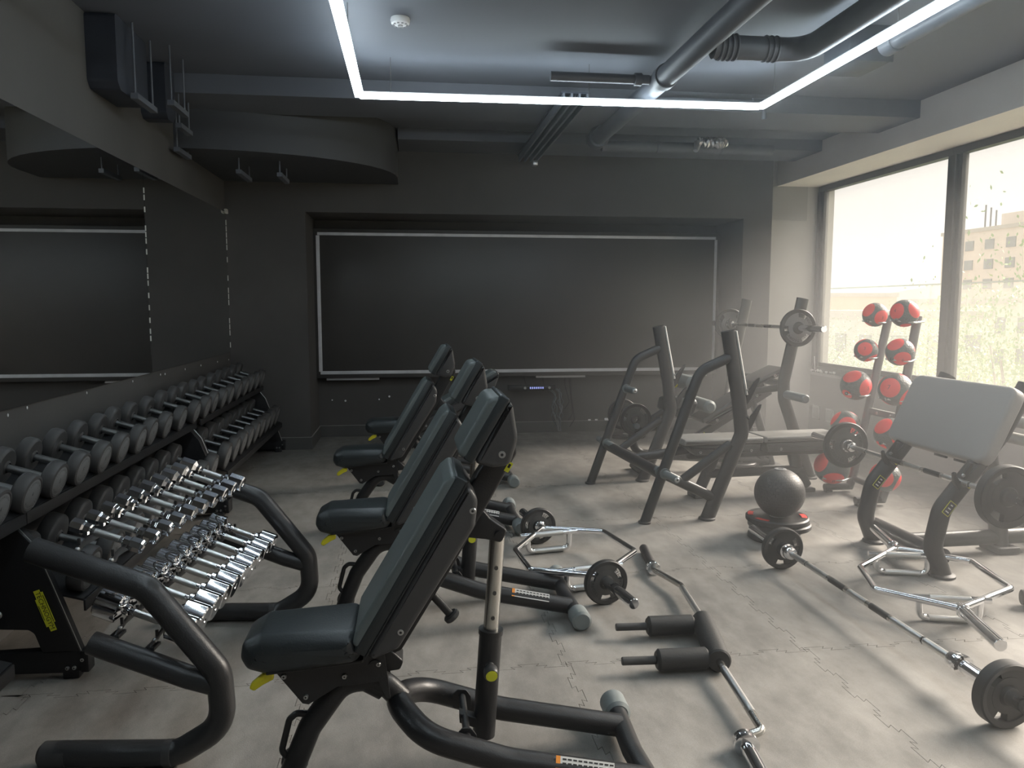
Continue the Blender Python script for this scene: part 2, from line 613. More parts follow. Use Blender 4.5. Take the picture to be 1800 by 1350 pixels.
# baseboards with a pale caulk bead
def baseboard(name, x0, x1, y0, y1, bead):
    o = struct(name, bx(x0, x1, y0, y1, 0.0, .12), BASEB)
    MB().box(bead[0], bead[1]).build('caulk_bead', CAULK, o, None)
baseboard('baseboard_back', -1.0, 3.42, YB - .014, YB, ((1.21, YB - .006, .1215), (4.42, .010, .003)))
baseboard('baseboard_pillar_side', -1.0, -.986, YP, YB - .014, ((-.994, 8.05, .1215), (.008, .70, .003)))
baseboard('baseboard_pillar_front', XL, -.986, YP - .014, YP, ((-1.36, YP - .006, .1215), (.74, .010, .003)))
baseboard('baseboard_pillar_right', 3.42, 3.73, YP - .014, YP, ((3.575, YP - .006, .1215), (.3, .010, .003)))

# window bays along the right wall
wy = [8.04, 5.93, 3.83, 1.73, -.37, YN]
for k in range(len(wy) - 1):
    y1, y0 = wy[k], wy[k + 1]
    fr = MB()
    bx(XW, XW + .08, y0, y1, .68, .75, fr, .004)
    bx(XW, XW + .08, y0, y1, 2.64, 2.70, fr, .004)
    bx(XW - .01, XW + .08, y1 - .05, y1 + (0 if k == 0 else .035), .75, 2.64, fr, .004)
    bx(XW - .01, XW + .08, y0, y0 + .045, .75, 2.64, fr, .004)
    bx(XW + .012, XW + .07, y1 - .10, y1 - .055, .75, 2.64, fr, .003)
    o = struct('window_%d' % (k + 1), fr, ALU)
    s_ = MB()
    bx(XW + .022, XW + .06, y0 + .05, y1 - .10, .75, .795, s_, .003)
    s_.build('lower_rail', ALU, o, None)
    bx(XW + .035, XW + .041, y0 + .045, y1 - .10, .79, 2.64).build('pane', GLASS, o, None)
struct('trim_2', bx(XW - .012, XW + .01, YN, 8.05, .655, .682), mat('pale sill edge', (.35, .34, .33), .5))
# plaster crumbs on the sill corner
mb = MB()
random.seed(7)
for k in range(16):
    mb.sphere((XW - .03 + random.uniform(-.02, .02), 7.98 - k * .03, .70 + random.uniform(0, .02)), random.uniform(.006, .016), 7, 5)
mb.tube([(XW - .02, 7.93, .70), (XW - .03, 7.93, .82), (XW - .02, 7.95, .86)], .003, 6)
tag(mb.build('plaster_crumbs', WHITEP), 'white plaster crumbs and wire on the corner of the window sill', 'crumbs', kind='stuff')

# sockets on the right wall
for k, y in enumerate((7.90, 7.62)):
    s = empty('wall_socket', (XW, y, .245), 0, 'pale square wall socket under the window, %s of two' % ('left' if k == 0 else 'right'), 'socket', 'sockets under the window')
    MB().box((-.005, 0, 0), (.01, .15, .15), .004).build('cover_plate', PLAST, s)
    MB().box((-.013, 0, 0), (.006, .11, .11), .003).build('insert', mat('darker grey plastic', (.35, .35, .33), .4), s)  # insert in a darker grey than the cover plate

# ------------------------------------------------------------------ ceiling services
# rectangular ducts crossing the ceiling to the mirror wall
def duct(y0, y1, z0, x1, label):
    o = empty('air_duct', (XL, (y0 + y1) / 2, z0), 0, label, 'duct', 'air ducts under the ceiling')
    mb = MB()
    w2 = (y1 - y0) / 2; h = ZC - z0
    mb.slab([(-w2, h), (-w2, .06), (-w2 + .06, 0), (w2 - .04, 0), (w2, .04), (w2, h)], .001, x1 - XL, 0, M=RZ(-PI / 2), fil=.03)
    mb.build('duct_body', DUCT, o)
    n = int((x1 - XL) / 1.1)
    for k in range(1, n + 1):
        MB().slab([(-w2 - .008, h), (-w2 - .008, .05), (-w2 + .05, -.008), (w2 - .04, -.008), (w2 + .008, .04), (w2 + .008, h)], k * 1.1, k * 1.1 + .03, 0, M=RZ(-PI / 2)).build('flange', DUCT, o, None)
    return o
duct(4.60, 5.10, 2.60, -1.58, 'nearest dark rectangular air duct crossing the ceiling to the mirror wall')
duct(5.45, 5.66, 2.64, -1.58, 'middle dark rectangular air duct crossing the ceiling to the mirror wall')
# drywall drop with a curved front in the far left ceiling corner
mb = MB()
arc = []
for k in range(13):
    a = PI / 2 * k / 12
    arc.append((XL + (1.63) * math.sin(a), 7.30 - 1.15 * math.cos(a)))
poly = arc + [(-.11, YP), (XL, YP)]
n = len(poly)
mb.add([(x, y, 2.585) for x, y in poly] + [(x, y, ZC) for x, y in poly], [tuple(range(n)), tuple(range(2 * n - 1, n - 1, -1))] + [(i, (i + 1) % n, n + (i + 1) % n, n + i) for i in range(n)])
struct('wall_curved_drop', mb, mat('curved drop paint', (.05, .052, .058), .6), ang=30)
# hangers
hn = ['first', 'second', 'third', 'fourth', 'fifth', 'sixth']
for (x, y0, y1, z) in [(-1.54, 4.75, 5.05, 2.60), (-1.45, 5.12, 5.40, 2.66), (-1.58, 5.74, 5.98, 2.66), (-1.68, 6.02, 6.3, 2.55), (-1.35, 6.5, 6.9, 2.48), (-1.05, 6.6, 6.95, 2.48)]:
    h = empty('duct_hanger', (x, y0, z), 0, None, 'hanger', 'threaded rod hangers beside the mirror wall')
    h['label'] = 'thin dark rod hanger in the left ceiling corner, %s one from the camera' % hn.pop(0)
    MB().cyl((0, 0, 0), (0, 0, ZC - z), .006, 8).build('rod', PIPE, h)
    MB().cyl((0, y1 - y0, 0), (0, y1 - y0, ZC - z), .006, 8).build('rod', PIPE, h)
    bx(-.02, .02, -.02, y1 - y0 + .02, -.02, .012).build('channel', PIPE, h, None)
# ceiling beams parallel to the back wall
struct('trim_3', bx(XL, XR, 5.70, 6.25, 2.87, ZC), CEIL)
struct('trim_4', bx(-.10, XR, 7.15, YP, 2.90, ZC), CEIL)

def pipe(label, pts, r, fil=.12, flanges=(), cat='pipe', m=None, group=None):
    o = empty('ceiling_pipe', pts[0], 0, label, cat, group)
    p0 = Vector(pts[0])
    q = [Vector(p) - p0 for p in pts]
    MB().tube(q, r, 20, fil).build('pipe_run', m or PIPE, o)
    for (a, b, rr) in flanges:
        MB().cyl(Vector(a) - p0, Vector(b) - p0, rr, 20, bev=.004).build('coupling', m or PIPE, o)
    return o
pipe('thick grey pipe running away along the ceiling right of centre', [(1.62, .2, 2.86), (1.62, 6.8, 2.86)], .068, 0,
     [((1.62, 4.85, 2.86), (1.62, 4.93, 2.86), .078), ((1.62, 6.62, 2.86), (1.62, 6.74, 2.86), .09)])
pipe('low horizontal grey pipe along the back bulkhead right of centre', [(1.70, 6.86, 2.83), (3.3, 6.86, 2.83)], .05, 0,
     [((2.2, 6.86, 2.83), (2.24, 6.86, 2.83), .056), ((2.8, 6.86, 2.83), (2.84, 6.86, 2.83), .056)])
pipe('grey pipe bending back along the ceiling beside the thick pipe', [(1.70, 4.30, 2.86), (2.25, 4.30, 2.86), (2.25, .2, 2.86)], .065, .16,
     [((1.73 + .03 * k, 4.30, 2.86), (1.742 + .03 * k, 4.30, 2.86), .075) for k in range(4)] + [((2.0 + .03 * k, 4.30, 2.86), (2.012 + .03 * k, 4.30, 2.86), .073) for k in range(3)])
pipe('slim grey sprinkler pipe branching left under the ceiling', [(1.55, 5.0, 2.87), (.9, 5.0, 2.87)], .03, 0, [((1.45, 5.0, 2.87), (1.5, 5.0, 2.87), .04)])
pipe('slim grey sprinkler pipe reaching right above the light strip', [(1.75, 5.55, 2.9), (2.6, 5.55, 2.9), (2.6, 5.55, 2.78)], .018, .03, [((2.5, 5.55, 2.9), (2.6, 5.55, 2.9), .03)])
pipe('dark pipe with a bend at the far right of the ceiling', [(2.62, 4.1, 2.84), (2.62, .2, 2.84)], .05, 0, [((2.62, 4.0, 2.84), (2.62, 4.1, 2.84), .06)])
o = empty('junction_duct', (2.62, 4.25, 2.8), 0, 'square grey duct stub hanging beside the right light strip', 'duct')
bx(-.12, .12, 0, .3, -.0, .2, bev=.006).build('stub_body', DUCT, o)
MB().box((0, -.006, .1), (.27, .012, .2), .003).build('flange', DUCT, o)
# crumpled foil joint
mb = MB()
for k in range(12):
    mb.cyl((2.55 + k * .022, 6.75, 2.86 + .01 * math.sin(k * 2)), (2.565 + k * .022, 6.75 + .01 * math.sin(k * 3), 2.86), .045 + .008 * math.sin(k * 5), 12)
mb.cyl((2.55, 6.75, 2.86), (2.52, 6.72, 2.78), .035, 10, .022)
tag(mb.build('foil_joint', FOIL), 'crumpled silver foil wrap on the pipe beyond the light strip', 'foil')
# cable tray: three parallel rails
o = empty('cable_tray', (1.13, 5.3, 2.82), 0, 'ribbed cable tray running away under the ceiling centre', 'cable tray')
for k in range(4):
    bx(-.09 + k * .055, -.075 + k * .055, 0, 2.2, -.03, .03).build('tray_rail', PIPE, o, None)
bx(-.1, .1, 0, 2.2, .03, .04).build('tray_base', DUCT, o, None)
MB().box((.06, 2.15, -.05), (.05, .1, .05), .01).build('cable_end', FOIL, o)
# smoke detector and small sprinkler rose
o = empty('smoke_detector', (-.04, 4.49, ZC), 0, 'white round smoke detector on the dark ceiling', 'smoke detector')
MB().lathe([(.052, 0), (.055, .012), (.05, .03), (.03, .038)], d=(0, 0, -1), n=28).build('base_ring', WHITEP, o)
mb = MB()
for k in range(10):
    a = k * PI / 5
    mb.box((.037 * math.cos(a), .037 * math.sin(a), -.037), (.012, .007, .006), .001)
mb.cyl((0, 0, -.036), (0, 0, -.045), .014, 12)
mb.build('vent_ribs', mat('medium grey plastic', (.3, .3, .3), .5), o)  # ribs in a darker grey than the base ring
o = empty('ceiling_sprinkler', (-1.10, 6.35, 2.66 + .2), 0, 'small pale sprinkler head on the dark ceiling left of the light', 'sprinkler')
MB().cyl((0, 0, .14), (0, 0, 0), .012, 8).build('stem', PIPE, o)
MB().lathe([(.03, 0), (.03, .006), (.01, .02)], n=12).build('rose', PLAST, o)

# LED light strips: aluminium channel with glowing diffuser
LEDM = mat('glowing diffuser', (.9, .95, 1), .5, emit=(.80, .93, 1.0, LED))
def strip(a, b, label):
    a, b = Vector(a), Vector(b)
    o = empty('led_strip', a, 0, label, 'light strip', 'LED strips of the ceiling rectangle')
    d = b - a; L = d.length
    M = Matrix.Rotation(math.atan2(d.y, d.x), 4, 'Z')
    MB().box((L / 2, 0, .024), (L, .018, .02), .002, M=M).build('channel', mat('white channel', (.5, .5, .5), .4), o)
    MB().box((L / 2, 0, .004), (L, .056, .022), .004, M=M).build('diffuser', LEDM, o)
    k = 0
    while k * 1.3 < L - .2:
        MB().cyl((M @ Vector((.2 + k * 1.3, 0, .03))), (M @ Vector((.2 + k * 1.3, 0, ZC - a.z))), .003, 6).build('suspension_wire', STEEL, o)
        k += 1
ZL = 2.75
strip((-.313, .2, ZL), (-.313, 5.186, ZL), 'cool white light strip on the left running away from the camera')
strip((-.313, 5.186, ZL), (2.37, 5.124, ZL), 'cool white light strip crossing the ceiling in front of the back wall')
strip((2.37, 5.124, ZL), (2.37, .2, ZL), 'cool white light strip on the right running away from the camera')
strip((2.37, .2, ZL), (-.313, .2, ZL), 'cool white light strip crossing the ceiling behind the camera')

# ------------------------------------------------------------------ back wall board and bits
o = empty('wall_board', (1.2, YB, 1.43), 0, 'wide black wall panel edged with white tape', 'panel')
MB().box((0, -.075, 0), (4.42, .15, 1.56), .006).build('panel', BOARD, o)
bz0, bz1 = .694 - 1.43, 2.172 - 1.43
bl, br_ = -.955 - 1.2, 3.36 - 1.2
for (nm, c, d) in (('tape_strip', (0, -.153, bz1 - .015), (br_ - bl, .006, .030)), ('tape_strip', (0, -.153, bz0 + .015), (br_ - bl, .006, .034)),
                   ('tape_strip', (bl + .0, -.153, 0), (.036, .006, bz1 - bz0 - .06)), ('tape_strip', (br_ - .0, -.153, 0), (.03, .006, bz1 - bz0 - .06))):
    MB().box(c, d, .001).build(nm, TAPE, o)
for x0, L in ((-.9, .55), (1.35, .55), (2.8, .5)):
    b_ = MB()
    b_.box((x0 + L / 2, 8.30, .632), (L, .02, .012))
    b_.box((x0 + L / 2, 8.305, .645), (L, .01, .02))
    for k in range(int(L / .06)):
        b_.box((x0 + .03 + k * .06, 8.292, .632), (.03, .006, .007))
    tag(b_.build('slotted_rail', mat('galvanised rail', (.4, .4, .4), .4, .6), None, None), {-.9: 'slotted metal rail under the left end of the wall panel', 1.35: 'slotted metal rail under the middle of the wall panel', 2.8: 'slotted metal rail under the right end of the wall panel'}[x0], 'rail', 'slotted rails under the wall panel')
# media box with cables
o = empty('media_box', (1.30, 8.30, .52), 0, 'flat black media box with a row of lit ports below the wall panel', 'media box')
MB().box((0, 0, 0), (.52, .10, .05), .004).build('case', FLATBLK, o)
for k in range(7):
    MB().box((-.02 + k * .023, -.052, 0), (.013, .005, .02)).build('port', mat('blue white port light', (.3, .35, .8), .4, emit=(.35, .4, .9, .8)), o, None)
MB().cyl((-.08, -.05, 0), (-.08, -.058, 0), .014, 12).build('dial', SATIN, o)
MB().cyl((.19, -.05, 0), (.19, -.058, 0), .014, 12).build('dial', SATIN, o)
random.seed(11)
cb = empty('cable_bundle', (1.62, 8.34, .1), 0, 'grey bundle of tangled cables hanging from the media box to the floor', 'cables')
for k in range(7):
    x = random.uniform(-.10, .05)
    pts = [(x * 1.5, -.02, .40)] + [(x + random.uniform(-.03, .03) + .03, random.uniform(-.05, .03), .40 - .05 * j) for j in range(1, 8)] + [(.02 + x * .3, 0, -.08)]
    MB().tube(pts, .006, 6, .03).build('cable', (PIPE if k % 2 else CAPG), cb)
for k, (x, zt, zb) in enumerate([(-.38, .62, .45), (-.18, .66, .45), (.06, .62, .25), (.12, .62, .05), (.10, .6, .12)]):
    MB().tube([(x, 0, zt), (x + .01 * (k - 2), -.01, (zt + zb) / 2), (x + (.05 if k > 1 else 0), -.01, zb), (x + (.0 if k > 2 else 0), 0, zb - .08)], .004, 6, .04).build('cable', INK, cb)
for k, x in enumerate((1.98, 2.06, 2.18)):
    tag(MB().box((x, YB - .007, .122 + .008), (.03 + .02 * (k == 2), .014, .016 + .02 * (k == 2)), .003).build('plaster_chip', WHITEP),
        ['white plaster chip on the back baseboard, leftmost of three', 'white plaster chip on the back baseboard, middle of three', 'largest white plaster chip on the back baseboard'][k], 'plaster chip')
for k, (x, z) in enumerate([(-.86, .40), (-.72, .39), (-.36, .40), (-.25, .43)]):
    tag(MB().cyl((x, YB - .0005, z), (x, YB - .006, z), .011 if k % 2 else .008, 8).build('wall_plug', WHITEP), 'tiny white plug low on the back wall left of the benches, %s of four' % ['leftmost', 'second', 'third', 'rightmost'][k], 'wall plug', 'wall plugs on the back wall')

# ------------------------------------------------------------------ adjustable benches
def sticker(parent, p, d, up, L, W, lines=5):
    """white instruction label with an orange end, lying on a tube: p centre, d along, up outward"""
    d = Vector(d).normalized(); up = Vector(up).normalized()
    s = d.cross(up).normalized(); up = s.cross(d)
    M = Matrix(((d.x, s.x, up.x, p[0]), (d.y, s.y, up.y, p[1]), (d.z, s.z, up.z, p[2]), (0, 0, 0, 1)))
    mb = MB().use(WPRINT).box((0, 0, 0), (L, W, .001), M=M)
    mb.use(OPRINT).box((-L / 2 - L * .04, 0, 0), (L * .08, W, .0012), M=M)
    mb.use(ENGR)
    n = int(L / .016)
    for i in range(n):
        for j in range(3):
            mb.box((-L / 2 + .012 + i * .0155, -W * .3 + j * W * .3, .0008), (.011, W * .12, .0006), M=M)
    return mb.build('instruction_label', None, parent, None)

def bolt(parent, p, r=.009, d=(0, -1, 0)):
    mb = MB().use(SATIN).lathe([(r * 1.35, 0), (r * 1.35, .003), (r, .007)], p, d, 14)
    mb.use(ENGR).lathe([(r * .5, .0072), (r * .45, .0078)], p, d, 6)
    return mb.build('bolt', None, parent)

def make_bench(loc, tilt, label, rz=0, face=VINYLF, post=True):
    t = empty('adjustable_bench', loc, rz, label, 'bench', 'adjustable benches in a row')
    H = T(-.07, 0, .43) @ RY(-tilt) @ T(.07, 0, -.43)     # negative tilt leans further back
    # seat
    seat = MB()
    prof = [(-.432, .452), (-.425, .495), (-.375, .522), (-.12, .527), (-.098, .47), (-.115, .437), (-.36, .405), (-.415, .42)]
    seat.slab(prof, -.135, .135, .045, fil=.03, seg=6)
    # taper toward the nose
    seat.v = [(x, y * (1 - .30 * max(0, min(1, (-.16 - x) / .27)) ** 1.3), z) for x, y, z in seat.v]
    seat.build('seat', VINYL, t, 50)
    MB().slab([(-.36, .41), (-.10, .43), (-.10, .44), (-.36, .42)], -.10, .10, .005).build('seat_pan', FLATBLK, t)
    for y in (-.052, .052):
        MB().slab([(-.355, .415), (-.272, .302), (-.255, .298), (-.175, .345), (-.062, .352), (-.040, .30), (-.028, .30), (-.045, .46), (-.12, .44)], y - .004, y + .004, .001).build('seat_bracket', POWDER, t, None)
    for (x, z) in [(-.320, .385), (-.262, .322), (-.155, .375), (-.06, .405)]:
        bolt(t, (x, -.056, z), .006)
    lv = MB().slab([(-.345, .408), (-.375, .402), (-.405, .378), (-.412, .362), (-.398, .355), (-.372, .372), (-.345, .385)], -.075, -.055, .006, fil=.008)
    lv.build('adjust_lever', YELLOW, t)
    # front arch, foot and carry handle
    MB().tube([(-.325, 0, .045), (-.262, 0, .20), (-.165, 0, .335), (-.06, 0, .335), (.0, 0, .27)], .034, 18, .10, flat=.032).build('front_arch', POWDER, t, 60)
    ft = MB()
    ft.cyl((-.322, -.10, .040), (-.322, .10, .040), .032, 20)
    ft.build('front_foot', POWDER, t)
    for s in (-1, 1):
        MB().cyl((-.322, s * .085, .040), (-.322, s * .125, .040), .040, 20, bev=.01).build('foot_cap', RUBBER, t)
    MB().tube([(-.285, 0, .112), (-.325, 0, .112), (-.342, 0, .135), (-.318, 0, .228), (-.298, 0, .245), (-.235, 0, .238)], .0095, 12, .02).build('carry_handle', POWDER, t)
    # U frame and rear stabiliser
    MB().tube([(.70, -.145, .052), (.30, -.145, .140), (.07, -.14, .225), (-.03, 0, .280), (.07, .14, .225), (.30, .145, .140), (.70, .145, .052)], .036, 20, [.5, .14, .14, .14, .5]).build('u_frame', POWDER, t, 60)
    MB().cyl((-.05, 0, .30), (-.115, 0, .34), .03, 16).build('neck', POWDER, t)
    MB().tube([(.715, -.26, .047), (.70, 0, .050), (.715, .26, .047)], .032, 18).build('rear_stabiliser', POWDER, t, 60)
    for s in (-1, 1):
        MB().cyl((.715, s * .215, .047), (.718, s * .315, .047), .044, 22, bev=.01).build('foot_cap', CAPG, t)
    sticker(t, (.52, -.167, .120), (.4, 0, -.088), (-.10, -.7, .6), .16, .036)
    # backrest
    d = Vector((.509, 0, .861))      # along the backrest
    nrm = Vector((-.861, 0, .509))   # out of the cushion face
    def P(u, v): return (-.092 + d.x * u + nrm.x * v, .462 + d.z * u + nrm.z * v)
    U = .555
    cush = MB().slab([P(.0, 0), P(.015, .048), P(.05, .058), P(U - .035, .056), P(U - .005, .045), P(U, 0)], -.135, .135, .012, fil=.016, M=H, seg=4)
    cush.build('backrest_cushion', face, t, 50)
    MB().slab([P(.0, -.001), P(.0, .036), P(U, .036), P(U, -.001)], -.1365, .1365, .006, fil=.008, M=H, seg=3).build('cushion_side', VINYL, t, 50)
    MB().slab([P(.006, -.002), P(U - .004, -.002), P(U - .03, -.05), P(U - .10, -.082), P(.16, -.072), P(.06, -.07), P(.0, -.025)], -.134, .134, .016, fil=[.016, .02, .05, .03, .05, .03, .02], M=H, seg=4).build('backrest_shell', SHELL, t, 50)
    MB().tube([H @ Vector((P(.0, -.001)[0], -.137, P(.0, -.001)[1])), H @ Vector((P(U, -.001)[0], -.137, P(U, -.001)[1]))], .0022, 6).build('piping', ENGR, t)
    bolt_at = [(.49, -.052), (.105, -.05)]
    for (u, v) in bolt_at:
        x, z = P(u, v)
        p = H @ Vector((x, -.128, z)); bolt(t, p, .008)
        p = H @ Vector((x, .128, z)); bolt(t, p, .008, (0, 1, 0))
    # head cushion and its shell
    MB().slab([P(U + .045, .012), P(U + .045, .062), P(U + .225, .062), P(U + .245, .03), P(U + .24, .008)], -.112, .112, .012, fil=[.012, .02, .04, .02, .012], M=H, seg=4).build('head_cushion', face, t, 50)
    MB().slab([P(U + .043, .008), P(U + .043, .040), P(U + .248, .040), P(U + .248, .008)], -.1135, .1135, .006, fil=.008, M=H, seg=3).build('cushion_side', VINYL, t, 50)
    MB().slab([P(U + .046, .008), P(U + .244, .008), P(U + .235, -.008), P(U + .165, -.066), P(U + .09, -.085), P(U + .06, -.045)], -.111, .111, .014, fil=[.016, .016, .05, .06, .03, .03], M=H, seg=4).build('head_shell', SHELL, t, 50)
    x, z = P(U + .105, -.048)
    bolt(t, H @ Vector((x, -.106, z)), .009)
    # spine beam behind the cushions
    MB().slab([P(-.04, -.05), P(.02, -.10), P(.3, -.105), P(U + .12, -.10), P(U + .16, -.07), P(U + .10, -.03), P(.0, -.03)], -.032, .032, .008, fil=.02, M=H).build('spine_beam', POWDER, t, 50)
    MB().cyl((-.07, -.06, .40), (-.07, .06, .40), .018, 16).build('hinge_pin', POWDER, t)
    MB().slab([(-.085, .43), (-.03, .44), (.01, .40), (.0, .375), (-.05, .37), (-.085, .40)], -.04, .04, .006, fil=.012, M=H).build('hinge_bracket', POWDER, t)
    x, z = P(U + .075, -.098)
    mb = MB().use(YELLOWP).box((0, 0, 0), (.014, .001, .03), M=H @ T(x, -.0335, z) @ RY(.53))
    mb.use(INK).box((0, -.0008, .004), (.007, .001, .012), M=H @ T(x, -.0335, z) @ RY(.53))
    mb.build('badge', None, t, None)
    # grab handle behind the back
    a = H @ Vector((P(.20, -.10)[0], 0, P(.20, -.10)[1])); b = H @ Vector((P(.175, -.17)[0], 0, P(.175, -.17)[1]))
    a = a + Vector((0, -.02, 0)); b = b + Vector((0, -.02, 0))
    MB().cyl(a, b, .012, 12).build('grip_pin', POWDER, t)
    MB().cyl(b, b + (b - a).normalized() * .018, .024, 18, bev=.004).build('grip_knob', RUBBER, t)
    # telescopic post
    pv = H @ Vector((P(.445, -.175)[0], 0, P(.445, -.175)[1]))
    bot = Vector((.243, 0, .150))
    ax = (bot - pv).normalized(); Lp = (bot - pv).length
    MB().slab([P(.39, -.09), P(.49, -.09), P(.475, -.13), P(.468, -.192), P(.428, -.195), P(.415, -.15)], -.026, .026, .006, fil=.012, M=H).build('pivot_bracket', POWDER, t)
    MB().cyl(pv + Vector((0, -.035, 0)), pv + Vector((0, .035, 0)), .012, 14).build('pivot_pin', POWDER, t)
    e = pv + ax * (Lp - .30)
    if Lp > .42:
        mb = MB().use(STEEL).cyl(pv, pv + ax * (Lp - .22), .0225, 24)
        mb.use(ENGR)
        k = .10
        while k < Lp - .30:
            mb.cyl(pv + ax * k + Vector((0, -.0215, 0)), pv + ax * k + Vector((.001, -.0238, 0)), .0062, 12)
            k += .075
        mb.build('chrome_post', None, t)
        s0 = pv + ax * (Lp - .315)
    else:
        s0 = pv + ax * .08
        MB().cyl(pv, s0, .0225, 20).build('chrome_post', STEEL, t)
    s1 = pv + ax * (Lp + .01)
    MB().cyl(s0, s1, .0335, 24).build('post_sleeve', POWDER, t)
    MB().cyl(s0 - ax * .002, s0 + ax * .012, .0365, 24).build('sleeve_collar', POWDER, t)
    kn = s0 + (s1 - s0) * .30
    mb = MB().use(SATIN).cyl(kn + Vector((0, -.03, 0)), kn + Vector((0, -.05, 0)), .013, 14)
    mb.use(SHELL).lathe([(.014, 0), (.02, .006), (.022, .03), (.0185, .036)], kn + Vector((0, -.048, 0)), (0, -1, -.15), 20)
    mb.use(YELLOWP).lathe([(.0165, .0362), (.0165, .038)], kn + Vector((0, -.048, 0)), (0, -1, -.15), 20)
    mb.build('plunger_knob', None, t)
    MB().cyl((.185, -.145, .205), (.185, .145, .205), .011, 14).build('cross_shaft', POWDER, t)
    for s in (-1, 1):
        MB().slab([(.155, .17), (.215, .16), (.212, .205), (.198, .226), (.172, .228), (.155, .21)], s * .11 - .003, s * .11 + .003, .001, fil=.01).build('shaft_bracket', POWDER, t)
    MB().slab([(.17, .22), (.17, .190), (.24, .16), (.255, .19)], -.018, .018, .004).build('sleeve_lug', POWDER, t)
    return t
b1 = make_bench((-.045, 2.165, 0), 0, 'nearest adjustable incline bench with a tall grey green backrest and steel post')
b2 = copy_tree(b1); b2.location = (0, 3.457, 0); b2['label'] = 'second adjustable incline bench, behind the nearest one'
b3 = copy_tree(b1); b3.location = (-.065, 4.88, 0); b3['label'] = 'third adjustable incline bench, with its backrest raised, far behind the nearest one'
make_bench((.06, 6.12, 0), R(-30), 'farthest adjustable bench, with its backrest lowered almost flat')

# ------------------------------------------------------------------ weight plates and bars
def weight_plate(loc, rot, r, label, group=None, th=.032, face=PLATEF, rim=PLATE, txt=True, spin=0.0):
    """grip plate, axis along local z, front at +z"""
    t = empty('weight_plate', loc, 0, label, 'weight plate', group)
    t.rotation_euler = rot
    mb = MB().use(rim)
    # ring body with three grip slots cut as a gap between hub web and rim
    n = 72; h = th / 2
    rin = r * .80; rg0 = r * .57
    slots = [(spin + k * 2 * PI / 3, .33) for k in range(3)]
    def inslot(a):
        for c, w_ in slots:
            dd = (a - c + PI) % (2 * PI) - PI
            if abs(dd) < w_: return True
        return False
    def ring(r0, r1, z0, z1, cond):
        for k in range(n):
            a0 = 2 * PI * k / n; a1 = 2 * PI * (k + 1) / n
            if not cond((a0 + a1) / 2): continue
            q = []
            for z in (z0, z1):
                for (rr, aa) in ((r0, a0), (r1, a0), (r1, a1), (r0, a1)):
                    q.append((rr * math.cos(aa), rr * math.sin(aa), z))
            f = [(0, 3, 2, 1), (4, 5, 6, 7), (0, 4, 7, 3), (1, 2, 6, 5)]
            if not cond((a0 + a1) / 2 - 2 * PI / n): f.append((0, 1, 5, 4))
            if not cond((a0 + a1) / 2 + 2 * PI / n): f.append((3, 7, 6, 2))
            mb.add(q, f)
    mb.lathe([(rin, -h * .8), (r - .005, -h), (r, -h + .005), (r, h - .005), (r - .005, h), (rin, h * .8), (rin, -h * .8)], n=n, close=False)
    mb.use(face)
    ring(.024, rg0, -h * .62, h * .62, lambda a: True)
    ring(rg0, rin, -h * .55, h * .55, lambda a: not inslot(a))
    mb.use(rim)
    mb.lathe([(.024, -h * 1.05), (r * .27, -h * 1.05), (r * .33, -h * .6), (r * .33, h * .6), (r * .27, h * 1.05), (.024, h * 1.05), (.024, -h * 1.05)], n=36, close=False)
    mb.build('plate_body', None, t, 35)
    if txt:
        l = MB()
        for a in (PI * .5 + PI / 3 + .9 + spin, -PI / 2 + PI / 3 + .9 + spin):
            letters_arc(l, 'TECHNOGYM', r * .66, r * .19, a, .20, T(0, 0, h * .56 + .0006))
            letters_arc(l, 'TECHNOGYM', r * .66, r * .19, a, .20, RX(PI) @ T(0, 0, h * .56 + .0006))
        l.build('raised_lettering', ENGR, t, None)
    return t
AXY = (PI / 2, 0, 0)          # plate facing -y

def barbell(loc, yaw, label, grip_dark=True, group=None):
    """bar along local y, centre at origin"""
    t = empty('barbell', loc, yaw, label, 'barbell', group)
    MB().cyl((0, -.655, 0), (0, .655, 0), .0140, 20).build('shaft', STEEL, t)
    for s in (-1, 1):
        MB().cyl((0, s * .25, 0), (0, s * .44, 0), .0146, 20).build('knurled_grip', KNURL, t)
        MB().cyl((0, s * .455, 0), (0, s * .63, 0), .0146, 20).build('knurled_grip', KNURL, t)
        MB().cyl((0, s * .445, 0), (0, s * .452, 0), .0148, 20).build('ring_mark', ENGR, t)
        MB().cyl((0, s * .10, 0), (0, s * .23, 0), .0145, 20).build('dark_band', FLATBLK, t)
        MB().lathe([(.018, .60), (.03, .605), (.036, .62), (.036, .635), (.026, .64), (.026, .648), (.040, .652), (.040, .668), (.025, .672)], d=(0, s, 0), n=28).build('collar', CHROME, t)
        MB().cyl((0, s * .66, 0), (0, s * 1.075, 0), .0248, 28, bev=.002).build('sleeve', CHROME, t)
    MB().cyl((0, -.07, 0), (0, .07, 0), .0146, 20).build('knurled_grip', KNURL, t)
    return t
# barbell on the floor to the right
barbell((1.965, 3.095, .113), 0, 'chrome barbell lying on the floor mats at the right, loaded at both ends')
weight_plate((1.965, 3.805, .113), AXY, .113, 'grip weight plate on the far end of the floor barbell, beside the slam ball', spin=.4, th=.034, face=PLATE, txt=False)
weight_plate((1.965, 2.23, .113), (PI / 2, 0, .05), .113, 'grip weight plate on the near end of the floor barbell at the right edge', th=.05, face=PLATE, txt=False, spin=.2)

